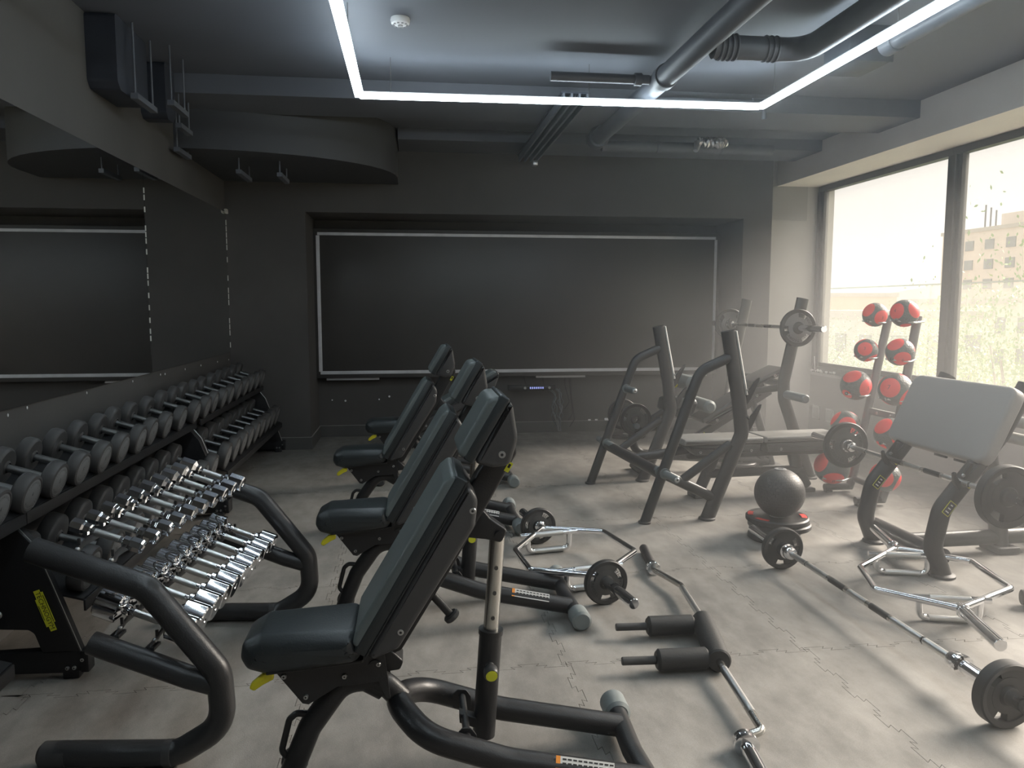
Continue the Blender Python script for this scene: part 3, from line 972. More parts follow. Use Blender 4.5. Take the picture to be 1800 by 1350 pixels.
# hex trap bars
def hex_bar(loc, yaw, label):
    t = empty('hex_bar', loc, yaw, label, 'trap bar', 'hexagonal trap bars on the floor')
    pts = [(.02, .42, 0), (.32, .245, 0), (.32, -.115, 0), (.02, -.42, 0), (-.28, -.245, 0), (-.28, .08, 0)]
    pts = [(0, .42, 0), (.315, .25, 0), (.33, -.13, 0), (0, -.42, 0), (-.295, -.24, 0), (-.275, .07, 0)]
    hx = pts + [pts[0]]
    mid = tuple((Vector(pts[0]) + Vector(pts[1])) / 2)
    loop = [mid] + pts[1:] + [pts[0], mid]
    MB().tube(loop, .0158, 16, .035).build('hexagon_frame', CHROME, t, 60)
    for s in (-1, 1):
        MB().cyl((0, s * .40, 0), (0, s * .46, 0), .020, 20).build('sleeve_root', CHROME, t)
        MB().cyl((0, s * .45, 0), (0, s * .465, 0), .031, 24, bev=.003).build('collar', CHROME, t)
        MB().cyl((0, s * .46, 0), (0, s * .79, 0), .0248, 26, bev=.002).build('sleeve', CHROME, t)
        y = s * .305
        xa, xb = (-.125, .125)
        z1 = -.095
        MB().tube([(xa - .045, y, 0), (xa, y, .0), (xb, y, .0), (xb + .045, y, 0)], .0145, 12).build('handle_bar', CHROME, t, 60)
        MB().tube([(xa, y, 0), (xa, y, z1), (xb, y, z1), (xb, y, 0)], .0150, 14, .04).build('handle_loop', CHROME, t, 60)
        for z in (0, z1):
            MB().cyl((-.085, y, z), (.085, y, z), .0165, 18).build('knurled_grip', KNURL, t)
    return t
hex_bar((.815, 3.925, .114), .17, 'hexagonal chrome trap bar with two weight plates, between the benches and the bench press')
ux, uy = -math.sin(.17), math.cos(.17)
weight_plate((.815 + ux * .49, 3.925 + uy * .49, .108), (PI / 2, 0, .17), .108, 'grip weight plate on the far sleeve of the loaded trap bar', spin=.9, face=PLATEF)
weight_plate((.815 - ux * .49, 3.925 - uy * .49, .108), (PI / 2, 0, .17), .108, 'grip weight plate on the near sleeve of the loaded trap bar', spin=.5, face=PLATEF)
hex_bar((2.455, 3.33, .110), -.285, 'empty hexagonal chrome trap bar on the floor at the right')

# safety squat bar
t = empty('safety_squat_bar', (0, 0, 0), 0, 'cambered chrome squat bar with black foam yoke lying on the floor in the middle', 'squat bar')
MB().cyl((1.305, 4.16, .026), (1.252, 3.82, .026), .0248, 24, bev=.002).build('sleeve', FLATBLK, t)
MB().cyl((1.254, 3.83, .03), (1.247, 3.795, .034), .037, 24, bev=.003).build('collar', CHROME, t)
MB().tube([(1.247, 3.80, .034), (1.243, 3.74, .04), (1.292, 3.50, .05), (1.232, 3.03, .05)], .0145, 18, .04).build('bent_shaft', STEEL, t, 60)
MB().cyl((1.286, 3.47, .05), (1.248, 3.15, .05), .0152, 18).build('knurled_grip', KNURL, t)
MB().cyl((1.235, 3.08, .052), (1.155, 2.70, .052), .047, 28, bev=.006).build('neck_pad', FOAM, t)
for (x, y, ln) in ((1.215, 3.045, 1), (1.155, 2.735, 1)):
    MB().cyl((x, y, .05), (x - .07, y + .006, .05), .016, 16).build('arm_root', CHROME, t)
    MB().cyl((x - .03, y + .004, .05), (x - .235, y + .012, .05), .042, 26, bev=.01).build('arm_pad', FOAM, t)
    MB().cyl((x - .235, y + .012, .05), (x - .37, y + .02, .05), .016, 16, bev=.003).build('arm_grip', RUBBER, t)
MB().tube([(1.16, 2.72, .05), (1.150, 2.66, .05), (1.112, 2.24, .04), (1.040, 2.225, .032), (1.03, 2.18, .03)], .0145, 18, .03).build('bent_shaft', STEEL, t, 60)
MB().cyl((1.148, 2.64, .05), (1.122, 2.34, .043), .0152, 18).build('knurled_grip', KNURL, t)
MB().lathe([(.02, 0), (.037, .004), (.037, .016), (.028, .02), (.028, .028), (.04, .032), (.04, .045), (.026, .05)], (1.035, 2.215, .032), (-.13, -.99, 0), 26).build('collar', CHROME, t)
MB().cyl((1.032, 2.19, .027), (.98, 1.78, .027), .0248, 26, bev=.002).build('sleeve', CHROME, t)

# slam ball on a stack of plates
def disc_plate(loc, r, th, label, group, red=False, m=PLATE):
    t = empty('weight_plate', loc, 0, label, 'weight plate', group)
    MB().lathe([(r * .62, .004), (r * .70, 0), (r - .008, 0), (r, .008), (r, th - .008), (r - .008, th), (r * .78, th), (r * .70, th - .008), (.03, th - .006), (.03, .004), (r * .62, .004)], n=64, close=False).build('plate_body', m, t, 35)
    MB().lathe([(.025, -.0), (.045, .0), (.045, th), (.025, th), (.025, 0)], n=24, close=False).build('hub_ring', SATIN, t)
    if red:
        mb = MB()
        for a0 in (-.55, 2.4, 3.4):
            vs, fs = [], []
            for k in range(9):
                a = a0 + k * .07
                for rr in (r * .76, r * .93):
                    vs.append((rr * math.cos(a), rr * math.sin(a), th + .0008))
            for k in range(8): fs.append((2 * k, 2 * k + 1, 2 * k + 3, 2 * k + 2))
            mb.add(vs, fs)
        mb.build('red_marking', REDP, t, None)
    return t
G = 'plates stacked under the slam ball'
cx, cy = 2.20, 4.33
disc_plate((cx - .02, cy, 0), .155, .035, 'smaller black plate on the floor, lowest under the slam ball', G)
disc_plate((cx - .01, cy + .01, .0355), .155, .034, 'smaller black plate, second from the floor under the slam ball', G)
disc_plate((cx + .01, cy, .070), .185, .036, 'large black plate just below the red marked one under the slam ball', G)
disc_plate((cx - .005, cy, .1065), .185, .036, 'large black plate with red marks, directly under the slam ball', G, True)
def slam_mat():
    m = mat('ribbed slam ball rubber', (.045, .043, .042), .5)
    nt = m.node_tree; b = nt.nodes['Principled BSDF']
    tc = nt.nodes.new('ShaderNodeTexCoord')
    br = nt.nodes.new('ShaderNodeTexBrick')
    br.inputs['Scale'].default_value = 1
    br.inputs['Brick Width'].default_value = 1 / 30
    br.inputs['Row Height'].default_value = 1 / 26
    br.inputs['Mortar Size'].default_value = .003
    br.inputs['Mortar Smooth'].default_value = .4
    nt.links.new(tc.outputs['UV'], br.inputs['Vector'])
    bp = nt.nodes.new('ShaderNodeBump'); bp.invert = True
    bp.inputs['Strength'].default_value = 1; bp.inputs['Distance'].default_value = .009
    nt.links.new(br.outputs['Fac'], bp.inputs['Height'])
    nt.links.new(bp.outputs[0], b.inputs['Normal'])
    return m
def uv_ball(name, r, m, parent, n=64, k=40):
    mb = MB().sphere((0, 0, 0), r, n, k)
    o = mb.build(name, m, parent, 60)
    me = o.data
    uv = me.uv_layers.new(name='uv')
    for p in me.polygons:
        us = []
        for li in p.loop_indices:
            v = me.vertices[me.loops[li].vertex_index].co
            us.append([math.atan2(v.y, v.x) / (2 * PI) + .5, math.acos(max(-1, min(1, v.z / r))) / PI])
        if max(u[0] for u in us) - min(u[0] for u in us) > .5:
            for u in us:
                if u[0] < .5: u[0] += 1
        for li, u in zip(p.loop_indices, us): uv.data[li].uv = u
    return o
t = empty('slam_ball', (cx, cy - .01, .1425 + .142), 0, 'black textured slam ball resting on a stack of plates', 'ball')
uv_ball('ball_body', .148, slam_mat(), t)
MB().lathe([(.036, .1435), (.034, .1475), (.018, .149), (.016, .146), (.004, .146)], n=24).build('valve_ring', RUBBERF, t)

# ------------------------------------------------------------------ long black dumbbell racks
def side_frame(parent, y, th=.045, badge=False, bead=True):
    # plate profile in x, z : foot, sloped leg, curved shoulder, back to the wall
    outer = [(-1.245, .0), (-1.25, .10), (-1.345, .40), (-1.40, .535), (-1.47, .625), (-1.56, .665), (-1.70, .675)]
    body = [(-1.262, .105), (-1.352, .38), (-1.405, .525), (-1.475, .612), (-1.56, .652), (-1.705, .66),
            (-1.705, .22), (-1.44, .20), (-1.42, .185), (-1.395, .105)]
    MB().slab(body, y, y + th, .003, fil=[.0, .05, .06, .06, .04, .01, .01, .02, .03, .0]).build('side_panel', FLATBLK, parent, 50)
    MB().slab([(-1.25, .03), (-1.25, .105), (-1.30, .115), (-1.70, .11), (-1.70, .035), (-1.32, .025)], y, y + th, .004).build('base_foot', FLATBLK, parent)
    MB().box((-1.247, y + th / 2, .068), (.03, th + .012, .085), .004).build('end_block', FLATBLK, parent)
    for x in (-1.30, -1.62):
        MB().box((x, y + th / 2, .017), (.06, th, .034), .005).build('foot_block', FLATBLK, parent)
    for (x, z) in [(-1.255, .075), (-1.285, .045), (-1.31, .045), (-1.54, .265)]:
        bolt(parent, (x, y - .001, z), .006 if z < .2 else .011)
    for dy in (.001 if badge or y > 5.28 and y < 5.32 or y > 7 else th - .001,) if bead else ():
        MB().tube([(-1.258, y + dy, .11), (-1.35, y + dy, .385), (-1.402, y + dy, .53), (-1.47, y + dy, .617), (-1.55, y + dy, .655)], .0016, 6, .06).build('polished_edge', SATIN, parent)
    if badge:
        M = T(-1.375, y - .003, .275) @ RY(R(-18) + PI / 2) @ RX(PI / 2)
        mb = MB().use(YELLOWP)
        # stepped yellow badge
        shp = [(-.083, -.012), (-.083, .010), (-.072, .010), (-.072, .018), (.052, .018), (.052, .012), (.083, .012), (.083, -.010), (.062, -.010), (.062, -.018), (-.05, -.018), (-.05, -.012)]
        n = len(shp)
        mb.add([(x, y_, 0) for x, y_ in shp] + [(x, y_, .002) for x, y_ in shp], [tuple(range(n - 1, -1, -1)), tuple(range(n, 2 * n))] + [(i, (i + 1) % n, n + (i + 1) % n, n + i) for i in range(n)], M)
        mb.use(INK)
        v, f = text_geo('TECHNOGYM', .0245)
        mb.add(v, f, M @ T(0, 0, .0026))
        mb.box((-.005, .0145, .0024), (.11, .0022, .0006), M=M)
        mb.box((.005, -.0145, .0024), (.06, .0022, .0006), M=M)
        mb.build('badge', None, parent, None)
def shelf(parent, x0, z0, x1, z1, ya, yb, name):
    d = Vector((x1 - x0, 0, z1 - z0)).normalized()
    q = Vector((-d.z, 0, d.x)) * -.008
    mb = MB().slab([(x0, z0), (x1, z1), (x1 + q.x, z1 + q.z), (x0 + q.x, z0 + q.z)], ya, yb, 0)
    mb.build(name, FLATBLK, parent, None)
    MB().box((x0 + .004, (ya + yb) / 2, z0 - .018), (.010, yb - ya, .045), .003).build('shelf_lip', FLATBLK, parent)
racks = []
for (ya, yb, lab, bd) in ((2.98, 5.30, 'long black two-tier dumbbell rack, the nearer unit along the mirror wall', True), (5.30, 7.62, 'long black two-tier dumbbell rack, the farther unit beside the pillar', False)):
    t = empty('dumbbell_rack', (0, 0, 0), 0, lab, 'dumbbell rack', 'dumbbell racks along the mirror wall')
    side_frame(t, ya + .003, badge=bd)
    side_frame(t, yb - .048)
    shelf(t, -1.425, .648, -1.705, .735, ya + .055 - (.055 if bd else 0), yb - .05, 'top_shelf')
    shelf(t, -1.262, .285, -1.60, .385, ya + .055, yb - .05, 'bottom_shelf')
    MB().box((-1.69, (ya + yb) / 2, .45), (.02, yb - ya - .1, .06), .003).build('rear_rail', FLATBLK, t)
    racks.append(t)
# the start of a third unit towards the camera
t = empty('dumbbell_rack', (0, 0, 0), 0, 'long black two-tier dumbbell rack, the unit cut by the left frame edge', 'dumbbell rack', 'dumbbell racks along the mirror wall')
side_frame(t, .70, bead=False)
shelf(t, -1.425, .648, -1.705, .735, .75, 2.975, 'top_shelf')
shelf(t, -1.262, .285, -1.60, .385, .75, 2.5, 'bottom_shelf')
MB().box((-1.69, 1.8, .45), (.02, 2.1, .06), .003).build('rear_rail', FLATBLK, t)

DBC = {}
def dumbbell(loc, r, L, num, label, group, tilt, hth=.052):
    key = (round(r, 3), num)
    if key not in DBC:
        t = empty('rubber_dumbbell')
        MB().cyl((-L / 2 + hth * .8, 0, 0), (L / 2 - hth * .8, 0, 0), .0155, 16).build('handle', SATIN, t)
        for s in (-1, 1):
            prof = [(.02, -.006), (.028, 0), (r * .88, 0), (r - .004, .004), (r, .012), (r, hth - .012), (r - .005, hth - .003), (r * .82, hth), (r * .79, hth - .002), (.001, hth - .002)]
            MB().lathe(prof, (s * (L / 2 - hth), 0, 0), (s, 0, 0), 40, close=False).build('head', RUBBER, t, 35)
            MB().lathe([(.001, 0), (r * .74, 0), (r * .76, -.001)], (s * (L / 2 - .0015), 0, 0), (s, 0, 0), 36, close=False).build('face_disc', RUBBERF, t, 35)
        mb = MB()
        M = T(L / 2 - .0008, 0, 0) @ RZ(PI / 2) @ RX(PI / 2)
        v, f = text_geo(str(num), r * .34); mb.add(v, f, M)
        letters_arc(mb, 'TECHNOGYM', r * .60, r * .15, PI / 2 + .95, .24, M)
        letters_arc(mb, 'TECHNOGYM', r * .60, r * .15, -PI / 2 + .95, .24, M)
        mb.build('engraving', ENGR, t, None)
        DBC[key] = t
        first = True
        o = t
    else:
        o = copy_tree(DBC[key])
    o.location = loc
    o.rotation_euler = (0, tilt, 0)
    tag(o, label, 'dumbbell', group)
    return o
ordn = ['first', 'second', 'third', 'fourth', 'fifth', 'sixth', 'seventh', 'eighth', 'ninth', 'tenth']
tilt = R(17.3)
topY = [2.98, 3.20, 3.42, 3.655, 3.89, 4.13, 4.35, 4.59, 4.86, 5.16, 5.41, 5.66, 5.91, 6.15, 6.41, 6.67, 6.94, 7.18, 7.42]
kg = [4, 5, 5, 6, 7, 8, 9, 10, 12, 14, 14, 16, 16, 18, 18, 20, 20, 22, 22]
random.seed(5)
for i, y in enumerate(topY):
    r = .076 + .0006 * i
    if i in (12, 13): r -= .003
    unit = 'nearer' if i < 9 else 'farther'
    k = i if i < 9 else i - 9
    xc = -1.515 + random.uniform(-.006, .006)
    # rest on the tilted shelf
    zs = .648 + (xc - (-1.425)) / (-.28) * .087
    dumbbell((xc, y, zs + r / math.cos(tilt) + .001), r, .255 if i < 9 else .27, kg[i],
             'round rubber dumbbell top shelf of the %s rack, %s from its near end' % (unit, ordn[k]), 'rubber dumbbells on the top shelf', tilt)
dumbbell((-1.515, 2.76, .676 + .076 / math.cos(tilt) + .001), .076, .255, 4, 'round rubber dumbbell on the top shelf, cut by the left frame edge', 'rubber dumbbells on the top shelf', tilt)
botY = [3.12, 3.37, 3.62, 3.87, 4.10, 4.33, 4.56, 4.79, 5.02, 5.18 + .22, 5.66, 5.91, 6.15, 6.40, 6.64, 6.88, 7.12, 7.36]
tilt2 = R(16.5)
for i, y in enumerate(botY):
    r = .092 if i < 9 else .096
    unit = 'nearer' if i < 9 else 'farther'
    k = i if i < 9 else i - 9
    xc = -1.40
    zs = .285 + (xc - (-1.262)) / (-.338) * .10
    dumbbell((xc, y, zs + r / math.cos(tilt2) + .001), r, .30, 24 + 2 * (i // 2),
             'large round rubber dumbbell bottom shelf of the %s rack, %s from its near end' % (unit, ordn[k]), 'rubber dumbbells on the bottom shelf', tilt2, .065)

# ------------------------------------------------------------------ small rack with chrome dumbbells
ROT = R(-6.4)
t = empty('chrome_dumbbell_rack', (-.86, 2.37, 0), ROT, 'small two-tier rack of bent black tubes holding chrome dumbbells', 'dumbbell rack')
LR = 1.10
def loopframe(y):
    arm = [(.20 - .46, .0, 0)]
    MB().tube([(-.235, y, .040), (.13, y, .040), (.275, y, .13), (.265, y, .30), (.06, y, .565), (-.275, y, .685)], .039, 20, [.10, .12, .09, .10]).build('bent_side_tube', GRAPH, t, 60)
    MB().tube([(-.115, y, .395), (.17, y, .285), (.25, y, .262)], .035, 18, .05).build('lower_arm', GRAPH, t, 60)
    MB().cyl((-.29, y, .038), (-.19, y, .038), .040, 22, bev=.012).build('floor_cap', RUBBER, t)
    MB().cyl((.085, y, .038), (.125, y, .040), .041, 22, bev=.008).build('floor_ring', RUBBER, t)
loopframe(0); loopframe(LR)
sticker(t, (.155 + .022, LR - .028, .44), (.12, 0, -.155), (.3, -.9, .3), .13, .03)
def tier(x0, z0, x1, z1, name):
    d = Vector((x1 - x0, 0, z1 - z0)).normalized(); up = Vector((-d.z, 0, d.x))
    if up.z < 0: up = -up
    for (x, z) in ((x0, z0), (x1, z1)):
        # rail: bent flat strip standing on the side arms
        a = Vector((x, 0, z))
        MB().tube([a + Vector((0, .03, .0)), a + up * .042 + Vector((0, .07, 0)), a + up * .042 + Vector((0, LR - .07, 0)), a + Vector((0, LR - .03, 0))], .016, 10, .05, flat=.005, up=(d.x, 0, d.z)).build('cradle_rail', GRAPH, t, 60)
        for yy in (.045, LR - .045):
            MB().box(a + up * .008 + Vector((0, yy, 0)), (.03, .05, .012), .003).build('rail_bracket', POWDER, t)
            MB().sphere(a + up * .028 + Vector((-.0, yy, 0)), .008, 10, 6).build('bolt', SATIN, t)
        for k in range(11):
            yy = .04 + k * (LR - .08) / 10
            MB().box(a + up * .055 + Vector((0, yy, 0)), (.010, .006, .022), .002).build('cradle_notch', GRAPH, t, None)
tier(-.175, .645, -.075, .610, 'top')
tier(-.060, .395, .045, .355, 'low')
def chrome_db(p, d, r, hl, L, hexa, label, group):
    o = empty('chrome_dumbbell', (0, 0, 0), 0, label, 'dumbbell', group)
    o.rotation_euler = (0, -math.atan2(d.z, d.x), ROT)
    o.location = p
    MB().cyl((-L / 2, 0, 0), (L / 2, 0, 0), .0108, 14).build('handle', CHROME, o)
    MB().cyl((-.04, 0, 0), (.04, 0, 0), .0114, 14).build('knurled_grip', KNURL, o)
    for s in (-1, 1):
        n = 8 if hexa else 32
        MB().lathe([(.014, -.022), (.019, -.018), (.019, -.006), (r * .80, 0), (r, .006), (r, hl - .004), (r - .004, hl), (.012, hl), (.010, hl - .003), (.001, hl - .003)], (s * (L / 2), 0, 0), (s, 0, 0), n, close=False).build('head', CHROME, o, 25 if hexa else 35)
    return o
RM = Matrix.Rotation(ROT, 4, 'Z')
base = Vector((-.86, 2.37, 0))
for i in range(10):
    f = i / 9
    y = .10 + f * (LR - .22)
    d = Vector((.10, 0, -.035)).normalized(); up = Vector((.33, 0, .944))
    r = .0235 + .010 * f; hl = .042 + .022 * f
    p = Vector((-.125, y, .6275)) + up * (.058 + .016)
    chrome_db(base + RM @ p, d, r, hl, .145, True, 'small chrome dumbbell on the upper tier of the little rack, %s from its near end' % ordn[i], 'small chrome dumbbells')
for i in range(10):
    f = i / 9
    y = .075 + f * (LR - .20)
    d = Vector((.105, 0, -.04)).normalized(); up = Vector((.356, 0, .934))
    r = .048 - .007 * f; hl = .078 - .008 * f
    p = Vector((-.0075, y, .375)) + up * (.058 + .016)
    chrome_db(base + RM @ p, d, r, hl, .150, False, 'large chrome dumbbell on the lower tier of the little rack, %s from its near end' % ordn[i], 'large chrome dumbbells')

# ------------------------------------------------------------------ flat bench press station (right of centre)
def Lm(o):   # helper matrix: local frame to slab extruded along y needs none
    return o
RZ1 = R(4.6)
t = empty('bench_press', (1.93, 4.78, 0), RZ1, 'flat bench press station with two tall uprights and empty hooks', 'bench press')
# local frame: x along bench, y from near frame (0) to far frame (1.15)
def press_frame(t, y, horns, light=True, top=1.25):
    MB().tube([(0, y, 0), (.235, y, .57), (.205, y, .80), (.115, y, top)], .050, 24, [.12, .10], flat=.034, up=(0, 1, 0)).build('upright', GRAPH, t, 60)
    MB().tube([(-.44, y, .0), (-.14, y, .82), (-.075, y, .99), (.125, y, 1.075)], .034, 20, [.2, .14]).build('rear_leg', GRAPH, t, 60)
    MB().tube([(-.33, y, .33), (.03, y, .15)], .034, 16, flat=.03, up=(0, 1, 0)).build('side_tie', GRAPH, t, 60)
    MB().tube([(-.19, y, .27), (.15, y, .50)], .030, 16, flat=.026, up=(0, 1, 0)).build('side_brace', GRAPH, t, 60)
    MB().lathe([(.055, 0), (.055, .012), (.05, .016)], (.0, y, 0), n=24).build('foot_pad', RUBBER, t)
    MB().lathe([(.042, 0), (.042, .012), (.036, .016)], (-.44, y, 0), n=24).build('foot_pad', RUBBER, t)
    a = Vector((.205, y, .82)); b = Vector((.115, y, top))
    off = Vector((.048, 0, .008))
    MB().tube([a + off, b + off + Vector((0, 0, -.01))], .012, 8, flat=.026, up=(0, 1, 0)).build('upright_guard', mat('pale grey guard strip', (.6, .6, .57), .4), t, 60)
    for z in (.80, .62):
        x = .20 + (.8 - z) * .1 + .05
        MB().slab([(x - .01, z - .06), (x, z + .04), (x + .02, z + .055), (x + .085, z + .135), (x + .10, z + .14), (x + .095, z + .115), (x + .03, z - .02)], y - .01, y + .01, .003).build('bar_hook', GRAPH, t)
        bolt(t, (x, y - .02, z + .06), .007)
    for (z, s0, s1) in horns:
        x = -.44 + z * .366
        MB().cyl((x, y + s0, z), (x, y + s1, z), .024, 20, bev=.004).build('weight_horn', HANDG, t)
        for s in ((-1, 1) if s0 < -.04 and s1 > .04 else ((-1,) if s0 < -.04 else (1,))):
            MB().cyl((x, y + s * .032, z), (x, y + s * .048, z), .036, 22).build('horn_collar', HANDG, t)
        bolt(t, (x, y + min(s0, s1) - .001, z), .012)
press_frame(t, 0, [(.33, -.22, .10)])
press_frame(t, 1.15, [(.76, -.22, .0), (.33, -.17, .17)])
MB().cyl((-.31, .0, .31), (-.31, 1.15, .31), .038, 20).build('cross_tube', GRAPH, t)
MB().tube([(-.30, .575, .31), (.12, .575, .36)], .035, 14, flat=.03, up=(0, 1, 0)).build('bench_brace', GRAPH, t, 60)
def flat_pad(t, x0, x1, yc, ztop, hw, th, M=None, face=VINYLP, side=VINYLG, endcut=.03):
    MB().slab([(x0, ztop - th), (x0 + .004, ztop), (x1 - .004, ztop), (x1, ztop - th)], yc - hw, yc + hw, .02, fil=.014, M=M).build('bench_pad', face, t, 50)
    MB().slab([(x0 + .005, ztop - th), (x1 - .005, ztop - th), (x1 - endcut, ztop - th - .075), (x0 + .10 if x0 < .1 else x0 + .03, ztop - th - .075)], yc - hw + .012, yc + hw - .012, .02, fil=.02, M=M).build('pad_shell', side, t, 50)
    for x in (x0 + .13, x1 - .1):
        p = Vector((x, yc - hw + .011, ztop - th - .05))
        if M is not None: p = M @ p
        bolt(t, p, .008)
yc = .575
flat_pad(t, .03, .66, yc, .455, .14, .045)
flat_pad(t, .67, 1.32, yc, .455, .14, .045)
MB().box((.67, yc, .315), (1.1, .07, .05), .008).build('bench_beam', GRAPH, t)
MB().cyl((.25, yc, .17), (1.06, yc, .17), .034, 20).build('lower_beam', GRAPH, t)
MB().tube([(.34, yc, .31), (.22, yc, .05)], .045, 16, flat=.03, up=(0, 1, 0)).build('front_leg', GRAPH, t, 60)
MB().box((.21, yc, .02), (.11, .14, .04), .008).build('foot_block', RUBBER, t)
MB().tube([(.98, yc, .31), (1.02, yc, .17), (1.10, yc, .035)], .050, 16, .05, flat=.03, up=(0, 1, 0)).build('rear_post', GRAPH, t, 60)
MB().box((1.10, yc, .015), (.11, .10, .03), .006).build('foot_block', RUBBER, t)

# ------------------------------------------------------------------ decline bench press (behind), with loaded bar
t = empty('decline_bench', (3.0, 5.85, 0), R(0), 'decline bench press with leg rollers and a loaded bar, near the window', 'bench press')
for y in (0, 1.15):
    dx = .05 if y else 0
    MB().tube([(.235 + dx, y, 0), (-.012 + dx, y, .66), (-.02 + dx, y, .80), (.118 + dx, y, 1.47)], .050, 24, [.12, .12], flat=.036, up=(0, 1, 0)).build('upright', GRAPH, t, 60)
    MB().lathe([(.06, 0), (.06, .012), (.05, .016)], (.235 + dx, y, 0), n=24).build('foot_pad', RUBBER, t)
    MB().slab([(.04 + dx, 1.15), (.055 + dx, 1.25), (.02 + dx, 1.21), (-.03 + dx, 1.21), (-.05 + dx, 1.30), (-.065 + dx, 1.28), (-.045 + dx, 1.17)], y - .008, y + .008, .002).build('bar_hook', GRAPH, t)
    MB().cyl((dx - .005, y, .70), (dx - .005, y - .34, .70), .034, 22, bev=.01).build('weight_horn', HANDG, t)
    MB().tube([(-.02 + dx, y, .76), (-.25, .575, .62)], .03, 16).build('side_brace', GRAPH, t, 60)
MB().cyl((.0, .02, .775), (.05, 1.13, .775), .03, 18).build('cross_tube', GRAPH, t)
# sloping pads: low end to the left
yc = .40
A = math.atan2(.33, .56)
M = T(-.55, yc, .49) @ RY(-A)
MB().slab([(-.06, -.04), (-.055, .0), (.56, 0), (.565, -.04)], -.14, .14, .02, fil=.014, M=M).build('bench_pad', VINYLG, t, 50)
MB().slab([(-.05, -.04), (.56, -.04), (.50, -.105), (.02, -.105)], -.125, .125, .02, fil=.02, M=M).build('pad_shell', VINYLG, t, 50)
for x in (.06, .46): bolt(t, M @ Vector((x, -.127, -.075)), .009)
M2 = T(-.13, yc, .79) @ RY(-R(24))
MB().slab([(-.06, -.05), (-.03, .0), (.26, .0), (.285, -.02), (.22, -.055)], -.15, .15, .02, fil=.014, M=M2).build('head_pad', VINYLG, t, 50)
bolt(t, M2 @ Vector((.16, -.152, -.03)), .009)
MB().slab([(-.42, -.19), (-.42, -.12), (.62, -.12), (.62, -.17)], -.03, .03, .006, M=M).build('slope_beam', GRAPH, t)
mb = MB(); v, f = text_geo('TECHNOGYM', .045); mb.add(v, f, M @ T(-.20, -.0312, -.155) @ RX(PI / 2)); mb.build('side_print', YELLOWP, t, None)
for dx, x2 in ((-.10, .02), (-.22, -.06)):
    MB().tube([(dx + .0, yc, .66 + dx * .3), (x2 + .08, yc, .03)], .034, 16).build('rear_leg', GRAPH, t, 60)
MB().box((.08, yc, .02), (.2, .16, .04), .006).build('foot_block', RUBBER, t)
MB().tube([(.06, yc, .07), (-.9, yc, .14), (-1.12, yc, .17), (-1.18, yc, .35), (-.9, yc, .40)], .036, 18, [.1, .12, .12]).build('base_tube', GRAPH, t, 60)
MB().cyl((-1.10, yc - .16, .03), (-1.10, yc + .16, .03), .03, 16).build('front_foot', RUBBER, t)
MB().tube([(-1.14, yc, .36), (-.72, yc, .62), (-.62, yc, .76)], .03, 16, .1).build('roller_mast', GRAPH, t, 60)
for (x, z, r, hw) in ((-.70, .77, .062, .20), (-.55, .575, .055, .20)):
    MB().cyl((x, yc - hw, z), (x, yc + hw, z), r, 26, bev=.02).build('leg_roller', CAPG, t)
MB().slab([(-.90, .53), (-.88, .63), (-.80, .645), (-.74, .635), (-.66, .645), (-.64, .60), (-.68, .50), (-.80, .48)], yc - .17, yc + .17, .035, fil=.03).build('seat_pad', VINYL, t, 50)
MB().cyl((-.80, yc - .05, .74), (-.82, yc - .06, .765), .022, 14, bev=.005).build('adjust_knob', YELLOW, t)
MB().cyl((-1.16, .25, .42), (-1.16, .95, .42), .024, 18).build('weight_horn', HANDG, t)
HB = 'plates stored on the horn of the decline bench'
weight_plate((1.84, 6.15, .47), (PI / 2, 0, .06), .135, 'grip plate on the left horn of the decline bench, nearer of two', HB, spin=.8)
weight_plate((1.84, 6.55, .46), (PI / 2, 0, .06), .135, 'grip plate on the left horn of the decline bench, farther of two', HB, spin=.3)
barbell((3.035, 6.42, 1.238), R(-.5), 'barbell held high on the decline bench uprights in front of the window')
weight_plate((3.03, 5.745, 1.238), (PI / 2, 0, 0), .148, 'grip plate on the high barbell, nearer end against the window frame', spin=1.2, face=mat('pale grey plate face', (.16, .16, .155), .5))
weight_plate((3.045, 7.095, 1.238), (PI / 2, 0, 0), .148, 'grip plate on the high barbell, farther end against the dark pillar', spin=.5, face=MATS['pale grey plate face'])
disc_plate((2.30, 8.0, 0), .20, .035, 'large black plate lying flat on the floor by the back wall', 'plates lying flat on the floor')
disc_plate((2.76, 6.66 - .4, 0), .16, .035, 'black plate lying flat under the flat bench, lower of two', 'plates lying flat on the floor')
disc_plate((2.80, 6.66 - .4, .036), .15, .035, 'black plate lying flat under the flat bench, upper of two', 'plates lying flat on the floor', m=PLATE)

# ------------------------------------------------------------------ medicine ball rack
t = empty('ball_rack', (3.30, 5.17, 0), 0, 'ladder shaped steel rack of red and grey medicine balls by the window', 'ball rack')
for y, xt in ((.21, .26), (-.20, .205)):
    MB().tube([(-.0, y, .03), (.03, y, .12), (xt, y, 1.34)], .030, 18, .03).build('leaning_post', mat('grey satin post', (.15, .15, .15), .35, .5), t, 60)
    MB().tube([(.02, y, .04), (-.20, y, .04)], .026, 14).build('floor_leg', GRAPH, t, 60)
    MB().box((-.17, y, .010), (.05, .05, .02), .004).build('rubber_foot', RUBBER, t)
MB().box((.135, 0, .62), (.03, .38, .05), .004).build('cross_brace', MATS['grey satin post'], t)
for y in (-.08, .08): bolt(t, (.118, y, .62), .008, (-1, 0, 0))
MB().cyl((.03, -.2, .10), (.03, .2, .10), .022, 14).build('cross_brace', GRAPH, t)
